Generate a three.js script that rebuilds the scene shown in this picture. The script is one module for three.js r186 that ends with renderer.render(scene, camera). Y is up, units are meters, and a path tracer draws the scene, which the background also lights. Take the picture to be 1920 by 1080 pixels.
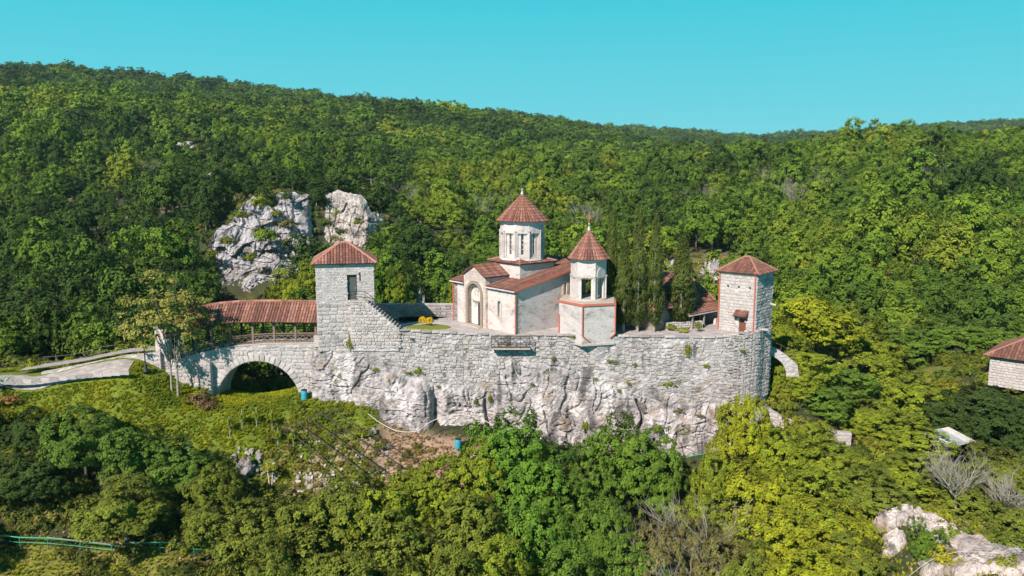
import * as THREE from 'three';
import { mergeGeometries, mergeVertices } from 'three/addons/utils/BufferGeometryUtils.js';
import { ImprovedNoise } from 'three/addons/math/ImprovedNoise.js';

// ---------------------------------------------------------------- camera, sky, sun, exposure
const scene = new THREE.Scene();
const camera = new THREE.PerspectiveCamera(39.6, 16 / 9, 0.5, 6000);
camera.position.set(0, 17, 80);
camera.rotation.set(-8.5 * Math.PI / 180, 0, 0);
camera.updateMatrixWorld();
const renderer = new THREE.WebGLRenderer({ antialias: true });
renderer.toneMapping = THREE.LinearToneMapping;
renderer.toneMappingExposure = 1.6;
renderer.shadowMap.enabled = true;
{ // clear turquoise sky, paler at the horizon
  const W = 64, H = 256, data = new Float32Array(W * H * 4);
  const stops = [[0, 0.20, 0.70, 0.79], [4, 0.145, 0.665, 0.775], [11, 0.058, 0.60, 0.74], [25, 0.04, 0.34, 0.47], [50, 0.03, 0.16, 0.25], [90, 0.025, 0.10, 0.17]];
  for (let r = 0; r < H; r++) {
    const el = Math.max(0, ((r + 0.5) / H - 0.5) * 180);
    let k = 0; while (k < stops.length - 2 && el > stops[k + 1][0]) k++;
    const a = stops[k], b = stops[k + 1], t = Math.min(1, (el - a[0]) / (b[0] - a[0]));
    for (let c = 0; c < W; c++) { const o = (r * W + c) * 4; for (let j = 0; j < 3; j++) data[o + j] = (a[j + 1] + (b[j + 1] - a[j + 1]) * t) / 1.6; data[o + 3] = 1; }
  }
  const sky = new THREE.DataTexture(data, W, H, THREE.RGBAFormat, THREE.FloatType);
  sky.mapping = THREE.EquirectangularReflectionMapping; sky.magFilter = THREE.LinearFilter; sky.minFilter = THREE.LinearFilter; sky.needsUpdate = true;
  scene.background = sky; scene.environment = sky;
}
const sun = new THREE.DirectionalLight(new THREE.Color().setRGB(1.0, 0.88, 0.78), 5.0);
sun.name = 'sun';
sun.position.set(-0.42, 0.60, 0.68).multiplyScalar(300);
sun.castShadow = true; sun.shadow.mapSize.set(4096, 4096); sun.shadow.radius = 1;
Object.assign(sun.shadow.camera, { left: -160, right: 160, top: 160, bottom: -160, near: 1, far: 900 });
scene.add(sun, sun.target);
scene.fog = new THREE.FogExp2(new THREE.Color().setRGB(0.55, 0.85, 0.95), 0.00006);

// ---------------------------------------------------------------- helpers
function mulberry(a) { return () => { a = (a + 0x6d2b79f5) | 0; let t = Math.imul(a ^ (a >>> 15), 1 | a); t = (t + Math.imul(t ^ (t >>> 7), 61 | t)) ^ t; return ((t ^ (t >>> 14)) >>> 0) / 4294967296; }; }
let R = mulberry(7);
const rr = (a, b) => a + (b - a) * R(), ri = (n) => Math.floor(R() * n);
const PN = new ImprovedNoise(), noise = (x, y, z = 0) => PN.noise(x + 31.7, y + 17.3, z + 5.1);
function fbm(x, y, z = 0, o = 4) { let s = 0, a = 0.5, f = 1; for (let i = 0; i < o; i++) { s += a * noise(x * f, y * f, z * f); a *= 0.5; f *= 2.03; } return s; }
const lerp = THREE.MathUtils.lerp, clamp = THREE.MathUtils.clamp, sstep = (x, a, b) => { const t = clamp((x - a) / (b - a), 0, 1); return t * t * (3 - 2 * t); };
const V = (x, y, z) => new THREE.Vector3(x, y, z), C = (r, g, b) => new THREE.Color().setRGB(r, g, b);
function ramp(pts, x) { if (x <= pts[0][0]) return pts[0][1]; for (let i = 1; i < pts.length; i++) if (x <= pts[i][0]) return lerp(pts[i - 1][1], pts[i][1], (x - pts[i - 1][0]) / (pts[i][0] - pts[i - 1][0])); return pts[pts.length - 1][1]; }
const used = new Map();
function numbered(n) { const k = used.get(n) ?? 0; used.set(n, k + 1); return k ? n + '_' + String(k).padStart(3, '0') : n; }
function tag(o, label, category, group, kind) { if (label) o.userData.label = label; if (category) o.userData.category = category; if (group) o.userData.group = group; if (kind) o.userData.kind = kind; return o; }
function thing(name, label, category, pos = [0, 0, 0], turn = 0, group) { const o = new THREE.Group(); o.name = numbered(name); o.position.set(...pos); o.rotation.y = turn; scene.add(o); return tag(o, label, category, group); }
function boxUV(g, s = 1) {
  if (!g.attributes.normal) g.computeVertexNormals();
  const p = g.attributes.position, n = g.attributes.normal, uv = new Float32Array(p.count * 2);
  for (let i = 0; i < p.count; i++) {
    const ax = Math.abs(n.getX(i)), ay = Math.abs(n.getY(i)), az = Math.abs(n.getZ(i)), x = p.getX(i), y = p.getY(i), z = p.getZ(i);
    const [u, v] = ay > ax && ay > az ? [x, z] : ax > az ? [z, y] : [x, y];
    uv[i * 2] = u * s; uv[i * 2 + 1] = v * s;
  }
  g.setAttribute('uv', new THREE.BufferAttribute(uv, 2)); return g;
}
function merge(list) { const l = list.map((g) => { const h = g.index ? g.toNonIndexed() : g; for (const k of Object.keys(h.attributes)) if (!['position', 'normal', 'uv', 'color'].includes(k)) h.deleteAttribute(k); return h; }); return mergeGeometries(l); }
function mesh(name, geo, mat, parent) { const m = new THREE.Mesh(geo, mat); m.name = parent ? name : numbered(name); m.castShadow = m.receiveShadow = true; (parent ?? scene).add(m); return m; }
const part = (name, geo, mat, parent) => mesh(name, boxUV(Array.isArray(geo) ? merge(geo) : geo), mat, parent);
const struct = (name, geo, mat) => tag(mesh(name, geo, mat), null, null, null, 'structure');
function box(w, h, d, x = 0, y = 0, z = 0, ry = 0) { const g = new THREE.BoxGeometry(w, h, d); if (ry) g.rotateY(ry); return g.translate(x, y, z); }
function bar(a, b, r, seg = 6, r2 = r) { const d = b.clone().sub(a), g = new THREE.CylinderGeometry(r2, r, d.length(), seg, 1); g.applyQuaternion(new THREE.Quaternion().setFromUnitVectors(V(0, 1, 0), d.clone().normalize())); const c = a.clone().add(b).multiplyScalar(0.5); return g.translate(c.x, c.y, c.z); }
function beam(a, b, w, h) { const d = b.clone().sub(a), g = new THREE.BoxGeometry(w, h, d.length()), m = new THREE.Matrix4().lookAt(b, a, V(0, 1, 0)); g.applyMatrix4(m); const c = a.clone().add(b).multiplyScalar(0.5); return g.translate(c.x, c.y, c.z); }
function tube(pts, r, n = 40, seg = 5) { return new THREE.TubeGeometry(new THREE.CatmullRomCurve3(pts.map((p) => V(...p))), n, r, seg); }
function poly(pts, holes = []) { const s = new THREE.Shape(pts.map((p) => new THREE.Vector2(p[0], p[1]))); for (const h of holes) s.holes.push(h); return s; }
function archPath(cx, y0, w, h, Cls = THREE.Path) { const p = new Cls(), r = w / 2; p.moveTo(cx - r, y0); p.lineTo(cx + r, y0); p.lineTo(cx + r, y0 + h - r); p.absarc(cx, y0 + h - r, r, 0, Math.PI, false); p.lineTo(cx - r, y0); return p; }
const slab = (shape, d) => new THREE.ExtrudeGeometry(shape, { depth: d, bevelEnabled: false, curveSegments: 10 });

// ---------------------------------------------------------------- textures (colour, grain and fine relief only)
function tex(n, f, srgb) { const d = new Uint8Array(n * n * 4); for (let y = 0; y < n; y++) for (let x = 0; x < n; x++) { const v = f(x / n, y / n), o = (y * n + x) * 4; for (let j = 0; j < 3; j++) d[o + j] = clamp(v[j] * 255, 0, 255); d[o + 3] = 255; } const t = new THREE.DataTexture(d, n, n); t.wrapS = t.wrapT = THREE.RepeatWrapping; t.magFilter = THREE.LinearFilter; t.minFilter = THREE.LinearMipmapLinearFilter; if (srgb) t.colorSpace = THREE.SRGBColorSpace; t.needsUpdate = true; return t; }
// noise that repeats over the unit square
function tn(u, v, f, s = 0) { const a = u * Math.PI * 2, b = v * Math.PI * 2, k = f / 6.283; return noise(Math.cos(a) * k + s, Math.sin(a) * k + Math.cos(b) * k * 1.7 + s * 2, Math.sin(b) * k * 1.7 - s); }
function tf(u, v, f, s, o = 4) { let r = 0, a = 0.5; for (let i = 0; i < o; i++) { r += a * tn(u, v, f, s + i * 7.1); f *= 2; a *= 0.55; } return r; }
const scaled = (t, r) => { const c = t.clone(); c.repeat.set(r, r); c.needsUpdate = true; return c; };
const N = 512;
const plasterTex = tex(N, (u, v) => { const a = tf(u, v, 6, 1), b = tf(u, v, 26, 9), s = Math.max(0, tf(u * 1, v, 3, 21) * 1.5), dirt = sstep(a + 0.8 * b, 0.05, 0.6), ochre = sstep(tf(u, v, 5, 40) + 0.3 * b, 0.18, 0.5); const g = 0.9 + 0.12 * b - 0.24 * dirt - 0.16 * s; return [g + 0.02 * ochre, g - 0.01 - 0.035 * ochre, g - 0.015 - 0.09 * ochre]; }, true);
const plasterBump = tex(256, (u, v) => { const g = 0.5 + tf(u, v, 10, 3, 5); return [g, g, g]; });
const rockTex = tex(N, (u, v) => { const a = tf(u, v, 5, 61), b = tf(u, v, 30, 69, 3), c = Math.abs(tf(u, v, 9, 80)); const g = 0.86 + 0.25 * a + 0.22 * b - 0.06 * sstep(0.05 - c, 0, 0.05); return [g, g * 0.985, g * 0.985]; }, true);
const rockBump = tex(N, (u, v) => { const a = tf(u, v, 8, 91, 6), c = Math.abs(tf(u, v, 6, 97, 5)); const g = 0.5 + 0.6 * a - 0.12 * sstep(0.05 - c, 0, 0.05); return [g, g, g]; });
const stoneTex = tex(256, (u, v) => { const g = 0.9 + 0.3 * tf(u, v, 8, 33) + 0.2 * tf(u, v, 40, 37, 2); return [g, g * 0.985, g * 0.97]; }, true);
const clayTex = tex(256, (u, v) => { const a = tf(u, v, 7, 51), b = tf(u, v, 40, 57, 2), l = sstep(tf(u, v, 12, 77), 0.22, 0.4); const g = 0.88 + 0.35 * a + 0.2 * b; return [g * (1 - 0.25 * l), g * (1 - 0.12 * l), g]; }, true);
const woodTex = tex(256, (u, v) => { const g = 0.8 + 0.5 * tf(u, v * 0.2 - Math.floor(v * 0.2), 30, 11, 3); return [g, g, g]; }, true);
const earthTex = tex(N, (u, v) => { const g = 0.85 + 0.4 * tf(u, v, 12, 15) + 0.4 * tf(u, v, 60, 19, 2); return [g, g, g]; }, true);
const M = {};
const mat = (k, col, o = {}) => (M[k] = new THREE.MeshStandardMaterial({ name: k, color: C(...col), roughness: 0.92, metalness: 0, ...o }));
const pt = scaled(plasterTex, 0.16), pb = scaled(plasterBump, 0.5), rt = scaled(rockTex, 0.3), rb = scaled(rockBump, 0.3);
mat('plaster', [0.67, 0.615, 0.61], { map: pt, bumpMap: pb, bumpScale: 0.03 });
mat('plaster_grey', [0.60, 0.57, 0.575], { map: pt, bumpMap: pb, bumpScale: 0.03 });
mat('plaster_cream', [0.78, 0.62, 0.52], { map: pt, bumpMap: pb, bumpScale: 0.02 });
mat('mortar', [0.60, 0.57, 0.58], { map: rt, bumpMap: rb, bumpScale: 0.16 });
mat('rock', [1, 1, 1], { vertexColors: true, map: rt, bumpMap: rb, bumpScale: 0.22 });
mat('cornice', [0.50, 0.45, 0.42], { map: scaled(stoneTex, 0.7) });
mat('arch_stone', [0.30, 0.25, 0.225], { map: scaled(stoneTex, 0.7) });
mat('red_paint', [0.42, 0.12, 0.075], { roughness: 0.6 });
mat('iron', [0.025, 0.025, 0.028], { roughness: 0.6, metalness: 0.3 });
mat('dark_door', [0.06, 0.07, 0.07], { roughness: 0.6 });
mat('white_paint', [0.78, 0.76, 0.74], { roughness: 0.6, map: pt });
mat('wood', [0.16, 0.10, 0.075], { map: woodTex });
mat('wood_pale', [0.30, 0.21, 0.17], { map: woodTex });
mat('wood_red', [0.24, 0.085, 0.05], { map: woodTex });
mat('wood_dark', [0.085, 0.065, 0.052], { map: woodTex });
mat('glass', [0.07, 0.08, 0.085], { roughness: 0.12 });
mat('bronze', [0.10, 0.085, 0.06], { roughness: 0.5, metalness: 0.6 });
mat('blue_plastic', [0.03, 0.30, 0.42], { roughness: 0.45 });
mat('green_plastic', [0.02, 0.25, 0.14], { roughness: 0.5 });
mat('grey_metal', [0.42, 0.44, 0.47], { roughness: 0.5, metalness: 0.3 });
mat('pale_sheet', [0.55, 0.62, 0.66], { roughness: 0.5, metalness: 0.2, map: scaled(plasterTex, 0.3) });
mat('bark', [0.15, 0.125, 0.10], { map: woodTex });
mat('bark_pale', [0.42, 0.38, 0.33], { map: woodTex });
mat('dead_wood', [0.46, 0.42, 0.36], { map: woodTex });
mat('ground', [1, 1, 1], { vertexColors: true, map: scaled(earthTex, 0.25), roughness: 1 });
mat('path', [0.40, 0.37, 0.36], { map: scaled(rockTex, 0.3), bumpMap: rb, bumpScale: 0.05 });
mat('paving', [0.52, 0.49, 0.49], { map: scaled(rockTex, 0.2), bumpMap: rb, bumpScale: 0.05 });
mat('roof_deck', [0.10, 0.05, 0.04]);
const clay = scaled(clayTex, 0.8);
const TILE = [[0.35, 0.15, 0.11], [0.28, 0.115, 0.085], [0.39, 0.185, 0.14], [0.22, 0.095, 0.075]].map((c, i) => mat('clay_' + i, c, { map: clay, vertexColors: true }));
const TILE_OLD = [[0.27, 0.125, 0.09], [0.235, 0.095, 0.068], [0.31, 0.15, 0.115], [0.21, 0.09, 0.068]].map((c, i) => mat('clay_old_' + i, c, { map: clay, vertexColors: true }));
const STONE = [[0.62, 0.59, 0.60], [0.57, 0.54, 0.55], [0.47, 0.445, 0.455], [0.67, 0.64, 0.645], [0.37, 0.35, 0.358], [0.58, 0.53, 0.505]].map((c, i) => mat('stone_' + i, c, { map: stoneTex, bumpMap: plasterBump, bumpScale: 0.04 }));
const leafMat = (k, c, t = 0.22) => (M[k] = new THREE.MeshPhysicalMaterial({ name: k, color: C(...c), roughness: 0.97, specularIntensity: 0.3, vertexColors: true, transmission: t, thickness: 0, side: THREE.DoubleSide }));
// ---------------------------------------------------------------- terrain: surveyed points (x, z, height) joined by a thin-plate surface
const SURVEY = [
[-51.7,1.5,-4.2],[-44.7,1.4,-3.6],[-37.8,1.0,-2.7],[-64.0,3.0,-4.9],[-54.6,-3.0,-4.6],[-47.7,-4.0,-4.3],[-40.1,-4.0,-3.0],[-47.7,4.0,-6.1],[-41.5,6.0,-7.5],[-35.1,5.5,-7.7],[-29.0,5.0,-7.6],[-34.1,1.2,-5.7],[-25.4,3.2,-6.9],[-61.9,6.0,-7.0],[-27.2,-0.6,-6.9],[-29.0,-6.0,-7.8],[-22.2,-0.5,-6.3],[-18.7,0.0,-6.4],[-14.0,2.0,-8.3],[-10.8,2.5,-9.9],[-7.1,1.5,-9.8],[-4.3,2.0,-10.6],[-8.3,5.4,-11.6],[-12.5,5.4,-11.4],[-18.4,7.0,-12.8],[-22.5,6.6,-11.6],[-25.9,7.0,-9.8],[-28.0,8.5,-11.9],[-25.1,10.0,-14.1],[-42.4,9.5,-11.7],[-35.0,9.5,-11.7],[-39.0,16.0,-14.8],[-29.9,16.0,-15.0],[-33.0,19.0,-16.1],[-52.4,16.0,-13.6],[-23.5,15.0,-16.0],
[-129,-50,-17.4],[-224,-150,-4.8],[-475,-420,51.5],[-849,-820,129.4],[-85,-50,-14.7],[-67,-50,-14.7],[-49,-45,-15.6],[-113,-95,-10.4],[-92,-100,-11.0],[-76,-105,-12.9],[-147,-150,-1.7],[-121,-160,-2.3],[-96,-180,3.5],[-64,-160,5.6],[-208,-250,16.5],[-175,-270,16.9],[-135,-300,19.8],[-92,-310,17.6],[-325,-440,59.8],[-295,-480,63.5],[-249,-500,61.7],[-211,-520,58.9],[-178,-540,55.7],[-138,-580,58.6],[-91,-620,63.3],[-559,-820,118],[-498,-870,121],[-428,-920,119],[-351,-920,109],[-300,-970,106],[-229,-1020,102],[-157,-1070,97],[-85,-1100,92],[0,-1120,87],[74,-1170,81],[145,-1220,70],[-436,-620,79.5],[-326,-680,68.3],[-229,-720,57.3],[-26,-70,-13.5],[-12,-80,-15.1],[0,-85,-15.9],[16,-85,-15.9],[32,-85,-13.7],[-35,-120,-9.4],[-15,-125,-9.9],[0,-125,-9.9],[19,-125,-9.9],[42,-135,-9.5],[-36,-190,-2.2],[0,-205,-2.9],[37,-210,-3.1],[61,-190,-3.9],[-53,-320,12.5],[0,-340,12.6],[54,-350,12.6],[99,-360,12.7],[-39,-520,32],[17,-560,32],[81,-570,26.5],[134,-600,24],[166,-520,15],[180,-480,21],[172,-380,21],[168,-320,21.5],[179,-290,21.5],[192,-270,21],[213,-260,20.5],[311,-250,18],[213,-360,24.6],[258,-340,23.6],[62,-130,-7.6],[73,-105,-7.9],[89,-100,-7.4],[107,-90,-6.4],[154,-80,-5.3],[97,-220,2.3],[114,-190,5.0],[133,-175,5.3],[152,-160,5.6],[44,-45,-10.4],[52,-40,-12.9],[64,-40,-12.9],[73,-35,-11.9],[107,-30,-11.0],
[30.0,-6.0,-6.8],[28.1,-3.0,-9.8],[34.9,0.0,-11.5],[47.3,-20.0,-16.0],[55.5,-24.0,-9.5],[59.2,-13.0,-8.2],[44.9,-8.0,-15.6],[52.7,-6.0,-15.0],[18.5,2.0,-12.9],[23.1,4.0,-12.2],[25.7,12.0,-16.0],[25.5,24.0,-17.3],[33.6,22.0,-11.5],[31.4,18.0,-11.1],[32.9,28.0,-11.4],[40.5,20.0,-12.4],[37.5,12.0,-13.5],[43.6,12.0,-13.5],[11.4,12.0,-18.5],[18.9,26.0,-18.1],[74.2,0.0,-15.5],[47.8,30.0,-14.7],
[0,-10,-6],[20,-10,-6],[-15,-10,-6],[-15,-28,-12],[5,-28,-12],[22,-28,-12],[-15,-45,-26],[5,-50,-28],[25,-48,-24],[-20,30,-22],[-15,19,-20],[0,20,-22],[0,40,-34],[25,45,-24],[-30,45,-24],[45,50,-20],[-70,30,-18],[0,8,-15.5],[8,3,-13],[-15,10,-14.5],[-70,-124,-19],[-56,-124,-18],[-82,-128,-15],[-70,-146,9.5],[-58,-146,9.5],[-80,-146,6],[-46,-136,-8],[-46,-158,5],[-60,-12,-6],[-45,-14,-8],[-32,-16,-10],[-40,-30,-13],[34,-14,-11],[30,-30,-16],[136,-820,38.4],[189,-820,25.0],[249,-820,16.3],[308,-820,16.3],[336,-720,25.6],[442,-720,25.6],[271,-1170,40.1],[362,-1170,28.0],[444,-1170,36.1],[566,-1170,44.2],[730,-1170,44.2],[236,-1420,78.7],[379,-1620,82.8],[514,-1720,66.4],[578,-1720,73.3],[672,-1820,94.1],[716,-1820,88.0],[904,-1920,92.3],[1232,-1920,92.3],[-2187,-1324,5],[-1674,-1908,5],[-1012,-2314,5],[-388,-2490,5],[259,-2507,5],[891,-2362,5],[1468,-2065,5],[2036,-1536,5],
];
const TX = 0, TZ = 80;                                             // middle of the grid: the drone hovers above the gorge here
const toUW = (x, z) => { const dx = x - TX, dz = TZ - z, r = Math.max(4, Math.hypot(dx, dz)); return [Math.atan2(dx, dz), Math.log(r)]; };
const U0 = -1.15, U1 = 1.15, W0 = Math.log(10), W1 = Math.log(2700), GU = 340, GW = 420;
const HG = new Float32Array((GU + 1) * (GW + 1));
{
  const P = SURVEY.map(([x, z, y]) => [...toUW(x, z), y]), n = P.length, S = n + 3;
  const A = Array.from({ length: S }, () => new Float64Array(S + 1)), phi = (a, b, c, d) => { const r2 = (a - c) ** 2 + (b - d) ** 2; return r2 > 1e-12 ? r2 * Math.log(r2) : 0; };
  for (let i = 0; i < n; i++) { for (let j = 0; j < n; j++) A[i][j] = phi(P[i][0], P[i][1], P[j][0], P[j][1]); A[i][i] += 0.0006; [1, P[i][0], P[i][1]].forEach((v, k) => { A[i][n + k] = v; A[n + k][i] = v; }); A[i][S] = P[i][2]; }
  for (let c = 0; c < S; c++) { let p = c; for (let r = c + 1; r < S; r++) if (Math.abs(A[r][c]) > Math.abs(A[p][c])) p = r; [A[c], A[p]] = [A[p], A[c]]; for (let r = 0; r < S; r++) if (r !== c) { const f = A[r][c] / A[c][c]; if (f) for (let k = c; k <= S; k++) A[r][k] -= f * A[c][k]; } }
  const w = A.map((row, i) => row[S] / row[i]);
  for (let j = 0; j <= GW; j++) for (let i = 0; i <= GU; i++) {
    const u = lerp(U0, U1, i / GU), v = lerp(W0, W1, j / GW), r = Math.exp(v), x = TX + Math.sin(u) * r, z = TZ - Math.cos(u) * r;
    let y = w[n] + w[n + 1] * u + w[n + 2] * v; for (let k = 0; k < n; k++) y += w[k] * phi(u, v, P[k][0], P[k][1]);
    const far = sstep(r, 90, 200);
    y += 0.35 * (1 - far) * fbm(x * 0.25, z * 0.25, 1, 4) + far * (3.2 * fbm(x * 0.02, z * 0.02, 2, 4) + 7 * sstep(r, 300, 700) * fbm(x * 0.006, z * 0.006, 3, 3));
    HG[j * (GU + 1) + i] = y;
  }
}
function H(x, z) { const [u, v] = toUW(x, z), a = clamp((u - U0) / (U1 - U0) * GU, 0, GU - 1e-3), b = clamp((v - W0) / (W1 - W0) * GW, 0, GW - 1e-3), i = Math.floor(a), j = Math.floor(b), s = a - i, t = b - j, k = j * (GU + 1) + i; return lerp(lerp(HG[k], HG[k + 1], s), lerp(HG[k + GU + 1], HG[k + GU + 2], s), t); }
// where things grow: 0..1
const lawnAt = (x, z) => sstep(x, -66, -60) * (1 - sstep(x + 0.8 * fbm(x * 0.3, z * 0.3) * 4, -16.5, -13)) * sstep(z, -8, -3) * (1 - sstep(z + 3 * fbm(x * 0.2, z * 0.2, 4), 6.5, 9.5));
const dryAt = (x, z) => sstep(x, -14, -12) * (1 - sstep(x, -3.5, -1)) * sstep(z, 1.2, 2.4) * (1 - sstep(z, 8, 10));
const SPOTS = [[47, -110, 11, 48], [57, -135, 9, 24], [-56, -240, 13, 46], [-40, -250, 12, 30], [-160, -235, 14, 40], [-120, -190, 11, 40], [-112, -232, 10, 34], [100, -360, 26, 60], [-160, -300, 14, 34]];
const scrubAt = (x, z) => Math.max(...SPOTS.map(([a, b, c, d]) => 1 - sstep(Math.hypot((x - a) / c, (z - b) / d) + 0.6 * fbm(x * 0.1, z * 0.1, 3, 2), 0.6, 1.05)), openAt(x, z));
const openAt = (x, z) => 0.8 * sstep(fbm(x * 0.018 + 4, z * 0.018, 8, 3), 0.2, 0.34) * sstep(-z, 60, 100) * (1 - sstep(-z, 260, 420));   // dry open patches on the hill
{
  const nu = 560, nw = 640, pos = new Float32Array((nu + 1) * (nw + 1) * 3), col = new Float32Array((nu + 1) * (nw + 1) * 3), uv = new Float32Array((nu + 1) * (nw + 1) * 2), idx = [];
  for (let j = 0; j <= nw; j++) for (let i = 0; i <= nu; i++) {
    const u = lerp(U0, U1, i / nu), r = Math.exp(lerp(W0, W1, j / nw)), x = TX + Math.sin(u) * r, z = TZ - Math.cos(u) * r, k = j * (nu + 1) + i;
    const near = 1 - sstep(r, 95, 150);
    const y = H(x, z) + near * 0.16 * fbm(x * 1.3, z * 1.3, 9, 3);
    pos.set([x, y, z], k * 3); uv.set([x, z], k * 2);
    const n1 = fbm(x * 0.5, z * 0.5, 3, 3), n2 = fbm(x * 2.2, z * 2.2, 6, 3), l = clamp(lawnAt(x, z), 0, 1), d = clamp(dryAt(x, z) + n1 * 0.6, 0, 1) * (dryAt(x, z) > 0.02 ? 1 : 0), s = scrubAt(x, z);
    let c = [0.045 + 0.02 * n1, 0.05 + 0.02 * n1, 0.018];
    const mix = (q, t) => { c = c.map((v, m) => lerp(v, q[m], clamp(t, 0, 1))); };
    mix([0.11, 0.125, 0.02], sstep(n1 + 0.4 * n2, 0.02, 0.4) * 0.7);
    mix([0.23 + 0.1 * n2, 0.20 + 0.08 * n2, 0.09], s * 0.85);
    mix([0.15 + 0.07 * n1 + 0.05 * n2, 0.20 + 0.06 * n1 + 0.05 * n2, 0.010], l);
    mix([0.22, 0.19, 0.06], l * sstep(n2 + n1 * 0.5, 0.22, 0.5) * 0.7);
    mix([0.19 + 0.06 * n2, 0.20 + 0.05 * n2, 0.025], (1 - sstep(Math.hypot((x - 55) / 5, (z + 23) / 6), 0.6, 1.1)) + sstep(x, -60, -50) * (1 - sstep(x, -22, -19)) * sstep(z + n1 * 3, 15, 17));
    mix([0.42 + 0.1 * n2, 0.29 + 0.08 * n2, 0.21], d);
    const pg = sstep(x, -24, -21) * (1 - sstep(x, -12, -9)) * sstep(z, 2.5, 4) * (1 - sstep(z, 8, 9));
    mix([0.34 + 0.12 * n2, 0.24 + 0.08 * n2, 0.19], pg * sstep(n1 + 0.5 * n2, -0.08, 0.18));
    col.set(c.map((v) => Math.max(0.008, v)), k * 3);
    if (i < nu && j < nw) idx.push(k, k + 1, k + nu + 1, k + 1, k + nu + 2, k + nu + 1);
  }
  const g = new THREE.BufferGeometry(); g.setAttribute('position', new THREE.BufferAttribute(pos, 3)); g.setAttribute('color', new THREE.BufferAttribute(col, 3)); g.setAttribute('uv', new THREE.BufferAttribute(uv, 2)); g.setIndex(idx); g.computeVertexNormals();
  struct('terrain', g, M.ground);
}

// ---------------------------------------------------------------- rock: displaced sheets with cracks, ledges and stains
function sheet(nu, nv, f, colour) { // f(u, v) -> Vector3; colour(p, u, v) -> [r, g, b]
  const pos = [], col = [], idx = [], uv = [];
  for (let j = 0; j <= nv; j++) for (let i = 0; i <= nu; i++) { const p = f(i / nu, j / nv); pos.push(p.x, p.y, p.z); col.push(...colour(p)); const k = j * (nu + 1) + i; if (i < nu && j < nv) idx.push(k, k + 1, k + nu + 1, k + 1, k + nu + 2, k + nu + 1); uv.push(p.x + 0.5 * p.z, p.y + 0.5 * p.z); }
  const g = new THREE.BufferGeometry(); g.setAttribute('position', new THREE.Float32BufferAttribute(pos, 3)); g.setAttribute('color', new THREE.Float32BufferAttribute(col, 3)); g.setAttribute('uv', new THREE.Float32BufferAttribute(uv, 2)); g.setIndex(idx); g.computeVertexNormals(); return g;
}
function crag(x, y, k = 1) { // relief of weathered limestone in metres: broad planes, creased flutes, sharp cracks, fine pitting
  const w = 0.6 * fbm(x * 0.25 * k, y * 0.25 * k, 3, 3), a = fbm(x * 0.28 * k + w, y * 0.13 * k, 7, 3), crease = (u, v, s, o = 3) => 2.4 * Math.abs(fbm(u, v, s, o)) - 0.35, crack = Math.abs(fbm(x * 0.4 * k + w, y * 0.1 * k + 3, 12, 3)), crack2 = Math.abs(fbm(x * 0.16 * k - 4 + y * 0.1, y * 0.42 * k, 18, 3));
  const flute = crease(x * 0.9 * k + w, y * 0.3 * k + w, 23), mid = crease(x * 1.5 * k - w, y * 1.25 * k, 41), fine = crease(x * 3.6 * k, y * 2.9 * k, 29), tiny = noise(x * 8 * k, y * 6.5 * k, 3), cx = x * 0.8 * k + 1.6 * noise(y * 0.6 * k, x * 0.4 * k, 4), cy = y * 0.6 * k + 1.6 * noise(x * 0.7 * k, y * 0.4 * k, 3), cell = noise(Math.floor(cx) * 7.77 + 0.5, Math.floor(cy) * 5.31 + 0.5, 2.5);
  return 0.7 * a + 0.26 * flute + 0.2 * mid + 0.13 * fine + 0.045 * tiny + 0.24 * cell - 0.45 * sstep(0.024 - crack, 0, 0.018) - 0.3 * sstep(0.02 - crack2, 0, 0.016) - 0.28;
}
function rockColour(p, tint = [0.56, 0.525, 0.53]) {
  const a = fbm(p.x * 0.3, p.y * 0.3, p.z * 0.3, 4), b = fbm(p.x * 1.4, p.y * 0.5, p.z * 1.4 + 5, 4), c = fbm(p.x * 0.9 + 9, p.y * 0.25, p.z * 0.9, 3), o = sstep(fbm(p.x * 0.45 + 40, p.y * 0.6, p.z * 0.45, 4), 0.13, 0.38), m = sstep(fbm(p.x * 0.8 + 70, p.y * 0.8, p.z * 0.8, 3), 0.27, 0.4);
  const sp = noise(p.x * 5.5, p.y * 5.5, p.z * 5.5), g = clamp(1.0 + 0.85 * a + 0.55 * b + 0.14 * sp - 0.6 * sstep(c, 0.05, 0.3), 0.28, 1.3);
  let r = tint.map((v) => v * g);
  r = [lerp(r[0], 0.36, o * 0.6), lerp(r[1], 0.26, o * 0.6), lerp(r[2], 0.17, o * 0.6)];
  return [lerp(r[0], 0.17, m * 0.7), lerp(r[1], 0.18, m * 0.7), lerp(r[2], 0.06, m * 0.7)];
}
const RAMP = new THREE.CatmullRomCurve3([[-22, 0, -9], [-21.4, 0, -4], [-20.6, 0, -0.6], [-17, 0, 0], [-8, 0, 0], [0, 0, 0], [8, 0, 0], [16, 0, 0], [22.5, 0, -0.04], [25.0, 0, -0.75], [26.4, 0, -2.3], [27.8, 0, -4.6], [27.7, 0, -12]].map((p) => V(...p)), false, 'catmullrom', 0.5);
const WALLTOP = [[-22, -1.3], [-20.8, -1.25], [-14.5, -1.0], [-13.6, 0.2], [-12.2, 0.85], [-9, 0.62], [-4, 0.35], [2, 0.28], [8, 0.2], [13, 0.12], [20, 0.0], [23.5, 0.25], [26, 0.5], [27.5, 0.3]];
const MASONRY = [[-22, -1.2], [-15.5, -1.6], [-13, -3.2], [-10, -4.4], [-5, -5.4], [-2, -5.0], [-0.5, -2.6], [4, -2.3], [8, -3.4], [12, -5.0], [18, -6.4], [24, -7.2], [28, -7.2]];   // below this line: natural rock
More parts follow.
